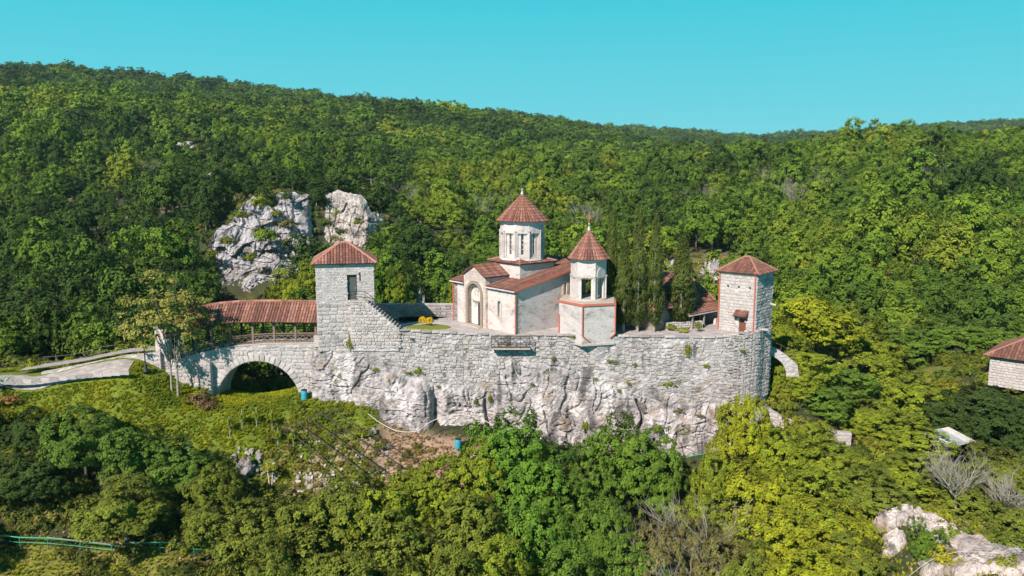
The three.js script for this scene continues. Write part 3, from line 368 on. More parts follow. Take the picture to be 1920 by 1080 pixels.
// ---------------------------------------------------------------- covered bridge
{
  const b = thing('covered_bridge', 'stone arch bridge under a long red tiled roof leading to the gate tower', 'bridge', [-26.4, -7.2, -0.8]);
  const cx = 0, rA = 4.35, deck = (x) => ramp([[-11, 4.0], [-8, 4.6], [-5.5, 5.35], [-2, 6.05], [1, 6.28], [6.6, 6.35]], x), D = 3.9;
  const outline = []; for (let i = 0; i <= 24; i++) { const x = lerp(6.4, -9.6, i / 24); outline.push([x, deck(x)]); }
  const sh = poly([[-9.6, -2.4], [-rA, -2.4], [-rA, 0], ...Array.from({ length: 25 }, (_, i) => { const a = Math.PI - i / 24 * Math.PI; return [Math.cos(a) * rA, Math.sin(a) * (rA + 0.1)]; }), [rA, -1], [6.4, -1], ...outline]);
  part('bridge_body', slab(sh, D).translate(0, 0, -D), M.mortar, b);
  part('deck', [...Array.from({ length: 12 }, (_, i) => beam(V(lerp(-9.6, 6.4, i / 12), deck(lerp(-9.6, 6.4, i / 12)) + 0.05, -D / 2), V(lerp(-9.6, 6.4, (i + 1) / 12), deck(lerp(-9.6, 6.4, (i + 1) / 12)) + 0.05, -D / 2), D + 0.1, 0.12))], M.cornice, b);
  const n = 27; for (let i = 0; i < n; i++) { const a = Math.PI * (i + 0.5) / n, L = Math.PI * rA / n, m = new THREE.Mesh(BLOCK[ri(10)], STONE[[0, 1, 3, 2][ri(4)]]); m.name = 'arch_stone'; m.castShadow = m.receiveShadow = true; m.position.set(Math.cos(a) * (rA + 0.36), Math.sin(a) * (rA + 0.46), -0.02); m.rotation.z = a - Math.PI / 2; m.scale.set(L - 0.0, 0.72, 0.12); b.add(m); }
  lay(b, frameAt(0, 0, 0), -9.6, 6.35, -2.2, 6.3, { h: [0.26, 0.44], w: [0.34, 0.8], depth: 0.07, joint: 0.024, rough: 0.07, tones: [0, 1, 3, 5, 0, 2], max: 300, keep: (x, y, w, h) => (Math.hypot(x, Math.max(0, y) * 0.98) < rA + 0.78 + w * 0.18 && Math.abs(x) < rA + 0.8 ? (Math.abs(x) > rA + 0.25 && y < 0.2 ? 0 : false) : y + h / 2 > deck(x) - 0.04 ? false : y < H(x - 26.4, -0.6) + 7.2 - 0.6 ? false : 0) });
  // buttress at the left foot of the arch
  part('buttress', [slab(poly([[-0.55, -2.6], [0.75, -2.6], [0.55, 4.4], [-0.4, 4.9]]), 0.75).translate(-5.2, 0, -0.02)], M.mortar, b); lay(b, frameAt(-5.2, 0, 0.74), -0.5, 0.62, -2.4, 4.4, { h: [0.28, 0.4], w: [0.35, 0.65], depth: 0.06, tones: [1, 2, 0], max: 60 });
  // timber: posts, rails with crossed braces, roof plates
  const px = [-8.0, -6.3, -4.6, -2.7, -0.35, 1.85, 4.05, 6.15];
  for (const z of [-0.2, -D + 0.2]) {
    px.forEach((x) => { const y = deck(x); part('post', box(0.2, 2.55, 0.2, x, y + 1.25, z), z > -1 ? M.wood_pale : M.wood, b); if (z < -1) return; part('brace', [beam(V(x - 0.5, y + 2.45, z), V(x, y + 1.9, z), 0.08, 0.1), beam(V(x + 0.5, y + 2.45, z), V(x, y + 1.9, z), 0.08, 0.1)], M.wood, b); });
    for (let i = 0; i < px.length - 1; i++) {
      const a = px[i] + 0.1, c = px[i + 1] - 0.1, y0 = deck(a), y1 = deck(c), P = (t, h) => V(lerp(a, c, t), lerp(y0, y1, t) + h, z), wm = i > 3 ? M.wood_pale : M.wood;  // paler wood on the right-hand rails paints in their sunlight
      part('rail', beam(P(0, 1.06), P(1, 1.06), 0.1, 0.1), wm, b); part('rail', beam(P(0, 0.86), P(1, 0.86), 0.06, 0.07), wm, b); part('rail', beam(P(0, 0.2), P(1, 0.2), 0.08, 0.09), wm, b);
      const k = Math.max(2, Math.round((c - a) / 0.72)); for (let j = 0; j < k; j++) { part('cross_brace', beam(P(j / k, 0.22), P((j + 1) / k, 0.84), 0.05, 0.06), wm, b); part('cross_brace', beam(P(j / k, 0.84), P((j + 1) / k, 0.22), 0.05, 0.06), wm, b); }
    }
    for (let i = 0; i < px.length - 1; i++) part('wall_plate', beam(V(px[i], deck(px[i]) + 2.52, z), V(px[i + 1], deck(px[i + 1]) + 2.52, z), 0.18, 0.18), M.wood, b);
  }
  // roof: follows the hump of the deck, one mesh per tile course
  const RX = [-9.35, -8.2, -7, -5.6, -4, -2, 0.5, 3, 6.55], eave = (x) => ramp([[-9.4, 6.8], [-8.2, 7.35], [-7, 7.8], [-5.6, 8.15], [-4, 8.42], [-2, 8.58], [0.5, 8.64], [6.6, 8.58]], x), ridge = (x) => eave(x) + 1.75 + 0.1 * (1 - sstep(x, -9, -5)), ze = 0.42, zr = -D / 2, zb = -D - 0.42;
  const roof = part('roof', RX.slice(0, -1).flatMap((x, i) => { const q = RX[i + 1]; return [flatPoly([V(x, eave(x), ze), V(q, eave(q), ze), V(q, ridge(q), zr), V(x, ridge(x), zr)]), flatPoly([V(x, ridge(x), zr), V(q, ridge(q), zr), V(q, eave(q), zb), V(x, eave(x), zb)])]; }), M.wood_dark, b);
  const nc = 54; for (let i = 0; i < nc; i++) { const x = lerp(-9.35, 6.55, (i + 0.5) / nc), w = 15.9 / nc; for (const z of [ze, zb]) { const A = V(x - w / 2, eave(x - w / 2), z), B = V(x + w / 2, eave(x + w / 2), z), up = V(x, ridge(x), zr).sub(V(x, eave(x), z)); tiled(roof, z > -2 ? A : B, z > -2 ? B : A, up, 9, () => [-0.06, up.length()], TILE, 0.42); } }
  for (let i = 0; i < 22; i++) { const a = lerp(-9.35, 6.55, i / 22), c = lerp(-9.35, 6.55, (i + 1) / 22), g = bar(V(a, ridge(a) + 0.06, zr), V(c, ridge(c) + 0.09, zr), 0.17, 8, 0.15); g.setAttribute('color', new THREE.Float32BufferAttribute(new Float32Array(g.attributes.position.count * 3).fill(rr(0.9, 1.3)), 3)); part('ridge_tile', g, TILE[ri(4)], roof); }
}
{ // plastered gate wall at the far end of the bridge
  const g = thing('gate_wall', 'whitewashed gable-topped gate wall at the left end of the bridge', 'wall', [-36.6, -4.4, -1.2]);
  part('wall', slab(poly([[-0.4, -1.2], [1.0, -1.2], [1.0, 4.6], [0.55, 5.0], [0, 5.1], [-0.4, 4.7]]), 0.7).translate(0, 0, -0.7), M.plaster, g);
  part('coping', box(1.6, 0.14, 0.9, 0.3, 5.1, -0.35), M.cornice, g);
  part('side_wall', slab(poly([[-2.2, -1.5], [-0.4, -1.5], [-0.4, 1.9], [-2.2, 1.3]]), 0.6).translate(0, 0.2, -0.2), M.mortar, g); lay(g, frameAt(0, 0, 0.42), -2.2, -0.4, -1, 1.7, { h: [0.25, 0.38], w: [0.35, 0.7], depth: 0.08, tones: [0, 1, 3], max: 60 });
}
// ---------------------------------------------------------------- church
{
  const c = thing('church', 'whitewashed stone church with tiled cone dome and arched portal', 'church', [0.3, 0, -1.2], 0.707);
  const F = (pts, holes, d) => slab(poly(pts, holes), d).rotateY(Math.PI / 2);          // facade shapes: x = distance from the corner
  const SL = 0.186, yR = (x) => 4.6 + SL * x;
  part('wall', F([[0, -0.6], [4.4, -0.6], [4.4, 4.6], [0, 4.6]], [archPath(2.5, 1.45, 0.56, 1.75)], 0.6), M.plaster, c);
  part('wall', F([[8.2, -0.6], [10.5, -0.6], [10.5, 4.6], [8.2, 4.6]], [], 0.6), M.plaster, c);
  part('wall', slab(poly([[0.6, -0.6], [8.3, -0.6], [8.3, yR(8.3)], [0.6, yR(0.6)]], [archPath(7.2, 3.4, 0.34, 1.35)]), 0.6).translate(0, 0, -0.6), M.plaster_grey, c);
  part('wall', [box(11.3, 5.2, 0.6, 5.65, 2.0, -10.2), box(0.6, 7.0, 5.6, 11, 2.9, -7.4), beam(V(8.3, 2.6, -0.35), V(11, 2.6, -4.7), 0.6, 6.4)], M.plaster_grey, c);
  const nw = part('niche', [box(0.05, 1.75, 0.6, 0.3, 2.3, -2.5)], M.plaster, c); part('niche_frame', [F([[2.13, 1.3], [2.87, 1.3], [2.87, 2.95], [2.72, 3.3], [2.5, 3.42], [2.28, 3.3], [2.13, 2.95]], [archPath(2.5, 1.5, 0.5, 1.68)], 0.07).translate(-0.05, 0, 0)], M.cornice, nw); part('glazing', box(0.03, 1.1, 0.16, 0.26, 2.35, -2.5), M.glass, nw);
  const sw = part('window', box(0.34, 1.35, 0.04, 7.2, 4.05, -0.35), M.glass, c); part('window_frame', slab(poly([[6.72, 3.15], [7.68, 3.15], [7.68, 5.0], [6.72, 5.0]], [archPath(7.2, 3.42, 0.32, 1.31)]), 0.08).translate(0, 0, -0.03), M.plaster_cream, sw); part('window_sill', box(0.9, 0.12, 0.2, 7.2, 3.3, 0.1), M.cornice, sw);
  for (let i = 0; i < 11; i++) { const s = new THREE.Mesh(BLOCK[ri(10)], STONE[[5, 2, 0, 5, 4][ri(5)]]); s.name = 'corner_stone'; s.castShadow = s.receiveShadow = true; const w = i % 2 ? 0.55 : 0.34; s.position.set(0.22 + w / 2, 0.25 + i * 0.39, -0.06); s.scale.set(w, 0.37, 0.09); c.add(s); }
  // portal bay
  const ax = 6.3, bx = -0.35, bay = [[4.4, -0.6], [8.2, -0.6], [8.2, 5.55], [ax, 6.6], [4.4, 5.55]];
  part('portal_wall', F(bay, [archPath(ax, -0.1, 2.5, 4.75)], 0.9).translate(bx, 0, 0), M.plaster_cream, c);
  part('bay_side_wall', [box(2.9, 1.2, 0.3, 1.7, 5.0, -4.55), box(2.9, 1.2, 0.3, 1.7, 5.0, -8.05)], M.plaster, c);
  const pa = part('portal_arch', [F(archPath(ax, 0, 2.9, 5.0, THREE.Shape).getPoints(12).map((p) => [p.x, p.y]), [archPath(ax, 0, 2.22, 4.66)], 0.3).translate(bx - 0.14, 0, 0)], M.arch_stone, c);
  part('tympanum', [F(archPath(ax, 0.1, 2.5, 4.6, THREE.Shape).getPoints(12).map((p) => [p.x, p.y]), [], 0.1).translate(bx + 0.5, 0, 0)], M.white_paint, c);
  part('carved_cross', [box(0.06, 1.0, 0.16, bx + 0.47, 3.75, -ax), box(0.06, 0.16, 0.7, bx + 0.468, 3.85, -ax)], M.cornice, pa);
  part('carved_scroll', [...[[-0.55, 3.5], [0.55, 3.5], [-0.45, 4.0], [0.45, 4.0]].map(([z, y]) => new THREE.TorusGeometry(0.17, 0.05, 6, 12).rotateY(Math.PI / 2).translate(bx + 0.48, y, -ax + z))], M.cornice, pa);
  const dw = part('door', box(0.08, 2.5, 0.72, bx + 0.36, 1.32, -ax + 0.55, 0), M.wood_dark, c); part('door_leaf', box(0.07, 2.4, 0.75, bx + 0.42, 1.3, -ax - 0.3), M.white_paint, dw); part('door_frame', [box(0.1, 0.12, 1.9, bx + 0.4, 2.64, -ax + 0.1)], M.arch_stone, dw); part('handle', box(0.05, 0.16, 0.05, bx + 0.3, 1.3, -ax + 0.3), M.iron, dw);
  part('step', [box(0.8, 0.18, 3.0, bx - 0.3, 0.05, -ax)], M.cornice, c);
  for (let i = 0; i < 14; i++) { const y = 0.3 + i * 0.37; for (const z of [-4.62, -7.98]) { const s = new THREE.Mesh(BLOCK[ri(10)], STONE[[5, 0, 5, 3][ri(4)]]); s.name = 'facing_stone'; s.castShadow = s.receiveShadow = true; s.position.set(bx + 0.03, y, z); s.rotation.y = -Math.PI / 2; s.scale.set(0.42, 0.35, 0.05); c.add(s); } }
  for (let i = 0; i < 5; i++) for (let k = 0; k < 5; k++) { const y = 4.98 + i * 0.25, half = Math.min(1.75, (6.5 - y) * 1.7); const w = 2 * half / 5, z = -ax - half + (k + 0.5) * w; if (w < 0.14) continue; const s = new THREE.Mesh(BLOCK[ri(10)], STONE[[5, 0, 5, 5, 1][ri(5)]]); s.name = 'facing_stone'; s.castShadow = s.receiveShadow = true; s.position.set(bx + 0.03, y, z); s.rotation.y = -Math.PI / 2; s.scale.set(w * 0.97, 0.235, 0.05); c.add(s); }
  // main roof plane (hipped at the far end), bay roof, plinth
  const y = (x) => yR(x) + 0.06, corners = [[-0.35, 0.35], [8.4, 0.35], [11.5, -4.6], [11.5, -10.9], [-0.35, -10.9]].map(([x, z]) => V(x, y(x), z)), roof = part('roof', [flatPoly(corners, 0.1), flatPoly([V(11.5, y(11.5), -4.6), V(13.5, y(11.5) - 0.9, -3.6), V(13.5, y(11.5) - 0.9, -10.9), V(11.5, y(11.5), -10.9)], 0.1), flatPoly([V(8.4, y(8.4), 0.35), V(13.5, y(11.5) - 0.9, -3.6), V(11.5, y(11.5), -4.6)], 0.1)], M.roof_deck, c), k = Math.hypot(1, SL);
  tiled(roof, corners[0], corners[4], V(1, SL, 0), 0.3, (s) => { const z = 0.35 - s, xe = z > -4.6 ? lerp(8.4, 11.5, (0.35 - z) / 4.95) : 11.5, bayIn = z < -4.3 && z > -8.3 ? 0.9 - Math.abs(z + ax) * 0.1 : 0; return [bayIn, (xe + 0.35) * k]; }, TILE_OLD, 0.46);
  part('eaves_board', [box(0.12, 0.12, 4.7, -0.36, 4.5, -2.0), box(0.12, 0.12, 2.5, -0.36, 4.5, -9.6)], M.plaster, roof);
  part('verge', [beam(V(-0.42, y(-0.42) - 0.02, 0.4), V(8.4, y(8.4) - 0.02, 0.4), 0.1, 0.2)], M.red_paint, roof);
  const br = part('bay_roof', [flatPoly([V(-0.6, 5.5, -4.2), V(2.9, 5.5, -4.2), V(2.9, 6.68, -ax), V(-0.6, 6.68, -ax)]), flatPoly([V(-0.6, 6.68, -ax), V(2.9, 6.68, -ax), V(2.9, 5.5, -8.4), V(-0.6, 5.5, -8.4)])], M.roof_deck, c), up = V(0, 1.18, -2.1), up2 = V(0, 1.18, 2.1);
  tiled(br, V(-0.6, 5.5, -4.2), V(2.9, 5.5, -4.2), up, 0.29, () => [-0.05, up.length()], TILE_OLD, 0.46); tiled(br, V(2.9, 5.5, -8.4), V(-0.6, 5.5, -8.4), up2, 0.29, () => [-0.05, up.length()], TILE_OLD, 0.46);
  part('plinth', box(5.0, 2.2, 5.0, 5.3, 5.75, -4.95), M.plaster, c);
  hipRoof(c, 2.55, 8.05, -7.7, -2.2, 6.85, 0.2, 0.85, 0.29, TILE_OLD, 0.45).name = 'plinth_roof';
  // drum: ten faces, each a blind arch with a slit window
  const drum = part('drum', new THREE.CylinderGeometry(1.9, 1.9, 4.2, 10, 1, true).rotateY(Math.PI / 10).translate(5.3, 9.1, -4.95), M.plaster, c), ap = 2.3, fw = 2 * ap * Math.tan(Math.PI / 10) + 0.01;
  for (let i = 0; i < 10; i++) {
    const a = i * Math.PI / 5 - 0.707, put = (g) => g.rotateY(a).translate(5.3, 7.15, -4.95), R4 = [[-fw / 2, 0], [fw / 2, 0], [fw / 2, 4.0], [-fw / 2, 4.0]];
    part('drum_face', put(merge([slab(poly(R4, [archPath(0, 0.3, 1.02, 3.3)]), 0.13).translate(0, 0, ap - 0.13), slab(poly(R4, [archPath(0, 0.6, 0.27, 2.5)]), 0.3).translate(0, 0, ap - 0.43)])), M.plaster, drum);
    part('colonnette', put(merge([bar(V(-fw / 2, 0.15, ap + 0.02), V(-fw / 2, 3.1, ap + 0.02), 0.085, 7), new THREE.SphereGeometry(0.13, 7, 5).translate(-fw / 2, 3.12, ap + 0.02), slab(poly(archPath(0, 2.9, 1.22, 0.78, THREE.Shape).getPoints(10).map((p) => [p.x, p.y]), [archPath(0, 2.8, 1.0, 0.78)]), 0.07).translate(0, 0, ap - 0.02)])), M.plaster, drum);
    const w = part('window', put(box(0.34, 2.5, 0.03, 0, 1.85, ap - 0.38)), M.glass, drum); w.name = 'window';
    part('glazing_bar', put(merge([0.4, 0.9, 1.4, 1.9].map((v) => box(0.34, 0.07, 0.05, 0, 0.75 + v, ap - 0.34)))), M.plaster, drum);
  }
  part('drum_cornice', [new THREE.CylinderGeometry(2.62, 2.48, 0.22, 20).translate(5.3, 11.2, -4.95), new THREE.CylinderGeometry(2.5, 2.6, 0.2, 10).rotateY(Math.PI / 10 - 0.707).translate(5.3, 7.2, -4.95)], M.plaster, c);
  coneRoof(c, 5.3, 11.32, -4.95, 2.75, 2.95, 46, TILE, 32); crossFinial(c, 5.3, 14.2, -4.95, 1.35, M.bronze);
  const pipe = (x, z, y0, y1) => part('drainpipe', [bar(V(x, y0, z), V(x, y1, z), 0.075, 8), box(0.2, 0.14, 0.2, x, y1, z)], M.red_paint, c);
  pipe(-0.02, 0.1, -0.4, 4.5); pipe(-0.1, -10.55, 0, 4.5);
}
// ---------------------------------------------------------------- bell tower
{
  const b = thing('bell_tower', 'small white bell tower with cone roof and arched openings beside the church', 'tower', [7.95, 0, -2.5]);
  const plan = [[-3.05, 0.45], [-0.85, 3.35], [2.5, 2.45], [3.1, -2.6], [-2.4, -2.6]], ring = (s) => plan.map(([x, z]) => new THREE.Vector2(x * s, -z * s));
  const prism = (s, h, y0) => new THREE.ExtrudeGeometry(new THREE.Shape(ring(s)), { depth: h, bevelEnabled: false }).rotateX(-Math.PI / 2).translate(0, y0, 0);
  part('base', prism(1, 3.95, -0.62), M.plaster_grey, b);
  part('base_slab', prism(1.04, 0.16, -0.78), M.cornice, b);
  part('base_underside', [new THREE.CylinderGeometry(1.5, 0.9, 1.6, 6).scale(1.1, 1, 0.6).translate(0.8, -1.6, 2.0)], M.mortar, b);
  part('gutter', prism(1.045, 0.2, 3.3), M.red_paint, b);
  part('base_roof', [prism(0.98, 0.12, 3.46)], M.cornice, b);
  const r = 1.86, ap = r * Math.cos(Math.PI / 6), put = (g, i) => g.rotateY(-13 * Math.PI / 180 + i * Math.PI / 3).translate(0, 3.5, 0);
  for (let i = 0; i < 6; i++) {
    const blind = i === 5, R4 = [[-r / 2, 0], [r / 2, 0], [r / 2, 4.2], [-r / 2, 4.2]];
    const f = part('tower_face', put(slab(poly(R4, blind ? [] : [archPath(0, 0.2, 1.0, 3.0)]), 0.36).translate(0, 0, ap - 0.36), i), M.plaster, b);
    part('added_dark_lining', put(slab(poly(R4, blind ? [] : [archPath(0, 0.2, 0.98, 2.98)]), 0.04).translate(0, 0, ap - 0.42), i), M.arch_stone, f);  // dark sheet added inside, its colour gives the open chamber its shade
    part('arch_band', put(slab(poly(archPath(0, 2.4, 1.36, 1.05, THREE.Shape).getPoints(12).map((p) => [p.x, p.y]), [archPath(0, 2.3, 1.04, 0.98)]), 0.1).translate(0, 0, ap - 0.03), i), M.plaster, f);
    part('corner_pillar', put(merge([bar(V(-r / 2, 0, ap - 0.08), V(-r / 2, 2.5, ap - 0.08), 0.14, 8), box(0.34, 0.12, 0.24, -r / 2, 2.56, ap - 0.07)]), i), M.plaster, f);
  }
  part('tower_floor', [new THREE.CylinderGeometry(1.95, 2.05, 0.24, 24).translate(0, 3.62, 0), new THREE.CylinderGeometry(2.2, 2.2, 0.1, 24).translate(0, 3.54, 0)], M.cornice, b);
  part('cornice', [new THREE.CylinderGeometry(2.0, 1.84, 0.24, 24).translate(0, 7.72, 0)], M.plaster, b); part('ceiling', new THREE.CylinderGeometry(1.2, 1.2, 0.1, 6).translate(0, 7.3, 0), M.wood_dark, b);  // dark ceiling plate added; its colour deepens the chamber shade
  const bell = part('bell', new THREE.LatheGeometry([[0.02, 0.62], [0.16, 0.6], [0.22, 0.3], [0.3, 0.1], [0.4, 0]].map((p) => new THREE.Vector2(...p)), 14).translate(0, 5.7, 0), M.bronze, b); part('bell_beam', bar(V(-1.4, 6.36, 0.3), V(1.4, 6.36, -0.3), 0.07, 6), M.wood_dark, bell);
  coneRoof(b, 0, 7.83, 0, 2.08, 2.95, 38, TILE, 28); crossFinial(b, 0, 10.7, 0, 1.55, M.red_paint);
  const p = (a) => part('drainpipe', a.slice(0, -1).map((q, i) => bar(V(...q), V(...a[i + 1]), 0.075, 8)), M.red_paint, b);
  p([[-0.86, 3.3, 3.44], [-0.86, 0.3, 3.44], [-0.1, -0.35, 3.25]]); p([[2.55, 3.3, 2.5], [2.55, 0.35, 2.5], [2.05, -0.05, 2.72]]); p([[-3.05, 2.0, 0.58], [-3.05, 0.1, 0.58]]);
}
// ---------------------------------------------------------------- right tower, porch house, house at the frame's edge
{
  const t = thing('corner_tower', 'square rubble-stone corner tower with hip roof and brown door right of the cypresses', 'tower', [25.1, -0.6, -1.2], -0.7156);
  const a = 4.1, h = 6.85; const hole = (x) => { const p = new THREE.Path(); p.absellipse(x, 5.35, 0.15, 0.13, 0, Math.PI * 2); return p; };
  part('wall', [slab(poly([[-a, 0], [0, 0], [0, h], [-a, h]], [hole(-3.15), hole(-1.95), hole(-0.7), new THREE.Path([[-1.75, 0.3], [-0.98, 0.3], [-0.98, 2.15], [-1.75, 2.15]].map((p) => new THREE.Vector2(...p)))]), 0.5).translate(0, 0, -0.5), box(0.5, h, a - 0.5, -0.25, h / 2, -a / 2 - 0.25), box(0.5, h, a - 0.5, -a + 0.25, h / 2, -a / 2 - 0.25), box(a - 1, h, 0.5, -a / 2, h / 2, -a + 0.25)], M.mortar, t);
  lay(t, frameAt(0, 0, 0), -a + 0.08, -0.04, 0, h - 0.25, { h: [0.24, 0.4], w: [0.32, 0.72], depth: 0.07, joint: 0.03, tones: [3, 0, 3, 1, 0, 5, 3], max: 150, keep: (x, y) => ((x > -1.95 && x < -0.8 && y < 2.3) || [-3.15, -1.95, -0.7].some((q) => Math.hypot(x - q, y - 5.35) < 0.38) ? false : 0) });
  lay(t, frameAt(0, 0, 0, Math.PI / 2), 0.05, a, -0.4, h - 0.25, { h: [0.24, 0.4], w: [0.32, 0.72], depth: 0.09, joint: 0.03, tones: [1, 2, 0, 1, 4], max: 140 });
  part('cornice', [box(a + 0.2, 0.18, 0.12, -a / 2, h - 0.08, 0.06), box(0.12, 0.18, a + 0.1, 0.06, h - 0.08, -a / 2)], M.plaster_cream, t);
  hipRoof(t, -a - 0.28, 0.28, -a - 0.28, 0.28, h + 0.02, 0.5, 1.45, 0.27, TILE_OLD, 0.42);
  const d = part('door', box(0.77, 1.85, 0.06, -1.365, 1.22, -0.25), M.wood_red, t); part('door_plank', [-0.25, 0, 0.25].map((x) => box(0.2, 1.8, 0.02, -1.365 + x, 1.22, -0.21)), M.wood_red, d);
  const cn = part('canopy', [flatPoly([V(-2.15, 2.4, 0.75), V(-0.7, 2.4, 0.75), V(-0.7, 2.95, 0.02), V(-2.15, 2.95, 0.02)], 0.08), beam(V(-2.05, 2.35, 0.6), V(-2.05, 2.0, 0), 0.07, 0.07), beam(V(-0.8, 2.35, 0.6), V(-0.8, 2.0, 0), 0.07, 0.07)], M.wood_dark, t); tiled(cn, V(-2.15, 2.4, 0.75), V(-0.7, 2.4, 0.75), V(0, 0.55, -0.73), 0.2, () => [-0.04, 0.93], TILE_OLD, 0.32);
  for (const [x, z] of [[-a + 0.02, 0.08], [-0.12, 0.12]]) part('drainpipe', [bar(V(x, 0.3, z), V(x, h - 0.05, z), 0.075, 8)], M.plaster_cream, t).material = M.red_paint;
  
  part('spout', bar(V(0, 3.4, -3.4), V(0.75, 3.3, -3.4), 0.12, 7), M.cornice, t);
}
{
  const p = thing('porch_house', 'low house with brown tiled roof and open porch between cypresses and corner tower', 'house', [20.6, 0, -5], 0.707);
  part('wall', [box(9.6, 2.6, 5.6, -1, 1.2, -4.8)], M.arch_stone, p); part('porch_wall', [box(0.3, 1.9, 1.9, 3.3, 0.9, -1.0), box(1.0, 0.7, 0.3, 2.9, 0.3, -0.15)], M.plaster, p);  // dark stone colour on the house wall stands in for its shadow
  hipRoof(p, -6.2, 4.4, -8.2, -1.55, 2.3, 7.6, 3.1, 0.3, TILE_OLD, 0.45);
  const l = part('porch_roof', flatPoly([V(-2.5, 1.62, 0.1), V(3.9, 1.62, 0.1), V(3.9, 2.26, -1.7), V(-2.5, 2.26, -1.7)], 0.1), M.wood_pale, p); tiled(l, V(-2.5, 1.62, 0.1), V(3.9, 1.62, 0.1), V(0, 0.64, -1.8), 0.28, () => [-0.04, 1.9], TILE_OLD, 0.42); part('fascia', box(6.5, 0.12, 0.07, 0.7, 1.55, 0.14), M.white_paint, l);
  for (const x of [0.25, -1.8]) part('post', box(0.15, 1.7, 0.15, x, 0.72, 0), M.bark_pale, p);
  const dd = part('door', box(0.95, 1.9, 0.06, 1.6, 0.95, -1.98), M.wood_dark, p); part('door_frame', [box(0.1, 2, 0.08, 1.08, 1, -1.96), box(0.1, 2, 0.08, 2.12, 1, -1.96)], M.white_paint, dd);
}
{
  const h = thing('hillside_house', 'house with red-brown hip roof at the right edge of the frame', 'house', [55.5, -4.8, -12], -0.75);
  part('wall', [box(10, 3.4, 8, 5.6, -1.8, -4.6)], M.mortar, h); lay(h, frameAt(0, -3.6, -0.58), 0.6, 10.4, 0, 3.4, { h: [0.25, 0.4], w: [0.35, 0.7], depth: 0.08, tones: [0, 3, 1, 3], max: 120 });
  hipRoof(h, 0, 11.2, -9.2, 0, 0, 2.2, 2.5, 0.34, TILE_OLD, 0.5);
}
{ // footbridge on the right flank
  const f = thing('footbridge', 'small whitish stone arch footbridge beside the corner tower', 'bridge', [27.4, -4.7, -5.2], -0.1);
  const top = (x) => ramp([[0, 2.95], [1.2, 2.9], [2.4, 2.45], [3.6, 1.6], [4.6, 0.7]], x), o = [[0, 2.0]];
  part('arch_body', slab(poly([[0, 2.0], ...Array.from({ length: 12 }, (_, i) => { const q = i / 11 * Math.PI / 2; return [Math.sin(q) * 3.2, -1 + Math.cos(q) * 3.05]; }), [4.9, -1], ...Array.from({ length: 10 }, (_, i) => { const x = lerp(4.6, 0, i / 9); return [x, top(x)]; })]), 2.0).translate(0, 0, -2), M.mortar, f);
  for (let i = 0; i < 9; i++) { const q = (i + 0.5) / 9 * Math.PI / 2, m = new THREE.Mesh(BLOCK[ri(10)], STONE[[0, 3, 1][ri(3)]]); m.name = 'arch_stone'; m.castShadow = m.receiveShadow = true; m.position.set(Math.sin(q) * 3.42, -1 + Math.cos(q) * 3.28, -0.02); f.scale.setScalar(0.8); m.rotation.z = -q; m.scale.set(0.5, 0.42, 0.07); f.add(m); }
  const R0 = (x, z) => V(x, top(Math.min(4.6, x)) + 0.02, z); [0.3, 1.3, 2.3, 3.3, 4.3].forEach((x) => part('post', bar(R0(x, -0.2), R0(x, -0.2).add(V(0.1, 0.9, 0)), 0.04, 5), M.wood, f)); for (let i = 0; i < 4; i++) part('rail', bar(R0(0.3 + i, -0.2).add(V(0.1, 0.85, 0)), R0(1.3 + i, -0.2).add(V(0.1, 0.85, 0)), 0.035, 5), M.wood, f);
}
{
  const w = thing('boundary_wall', 'pale rough stone wall running downhill from the crag\'s right foot', 'wall', [26.6, -9.4, -3]);
  const P = [[0, 1.45, 0], [1.7, 0.4, 1.0], [3.6, -0.15, 2.0], [6.0, -0.62, 2.5], [8.6, -0.85, 3]];
  for (let i = 0; i < 4; i++) { const a = V(...P[i]), b = V(...P[i + 1]), d = b.clone().sub(a), L = Math.hypot(d.x, d.z), ry = Math.atan2(-d.z, d.x), top = (x) => d.y * x / L; const fr = frameAt(a.x, a.y, a.z, ry); part('wall_core', slab(poly([[0, -2.6], [L + 0.1, -2.6], [L + 0.1, top(L)], [0, 0]]), 0.6).translate(0, 0, -0.6).applyMatrix4(fr), M.mortar, w); lay(w, fr, 0, L, -2.4, 0.3, { h: [0.22, 0.4], w: [0.3, 0.7], depth: 0.12, tones: [3, 0, 1, 0], max: 50, keep: (x, y, ww, hh) => (y + hh * 0.4 > top(x) ? false : 0) }); }
}
{
  const s = thing('lean_to_shed', 'low shed roofed with pale blue-grey metal sheets among the right-hand trees', 'shed', [46.8, -12.6, -2.4], 0.5);
  [[-2.2, 0], [-0.7, 0.06], [0.8, 0]].forEach(([x, y], k) => part('roof_sheet', flatPoly([V(x, 0.75 + y, 1.6), V(x + 1.55, 0.75 + y, 1.6), V(x + 1.55, 1.45 + y, -1.6), V(x, 1.45 + y, -1.6)], 0.03), k === 1 ? M.pale_sheet : M.white_paint, s));
  for (const x of [-2, 2.2]) for (const z of [-1.4, 1.4]) part('post', box(0.12, 3, 0.12, x, z > 0 ? -0.9 : -0.3, z), M.wood, s); part('wall_board', box(4.2, 1.9, 0.06, 0.1, -0.4, -1.3), M.wood, s);
}
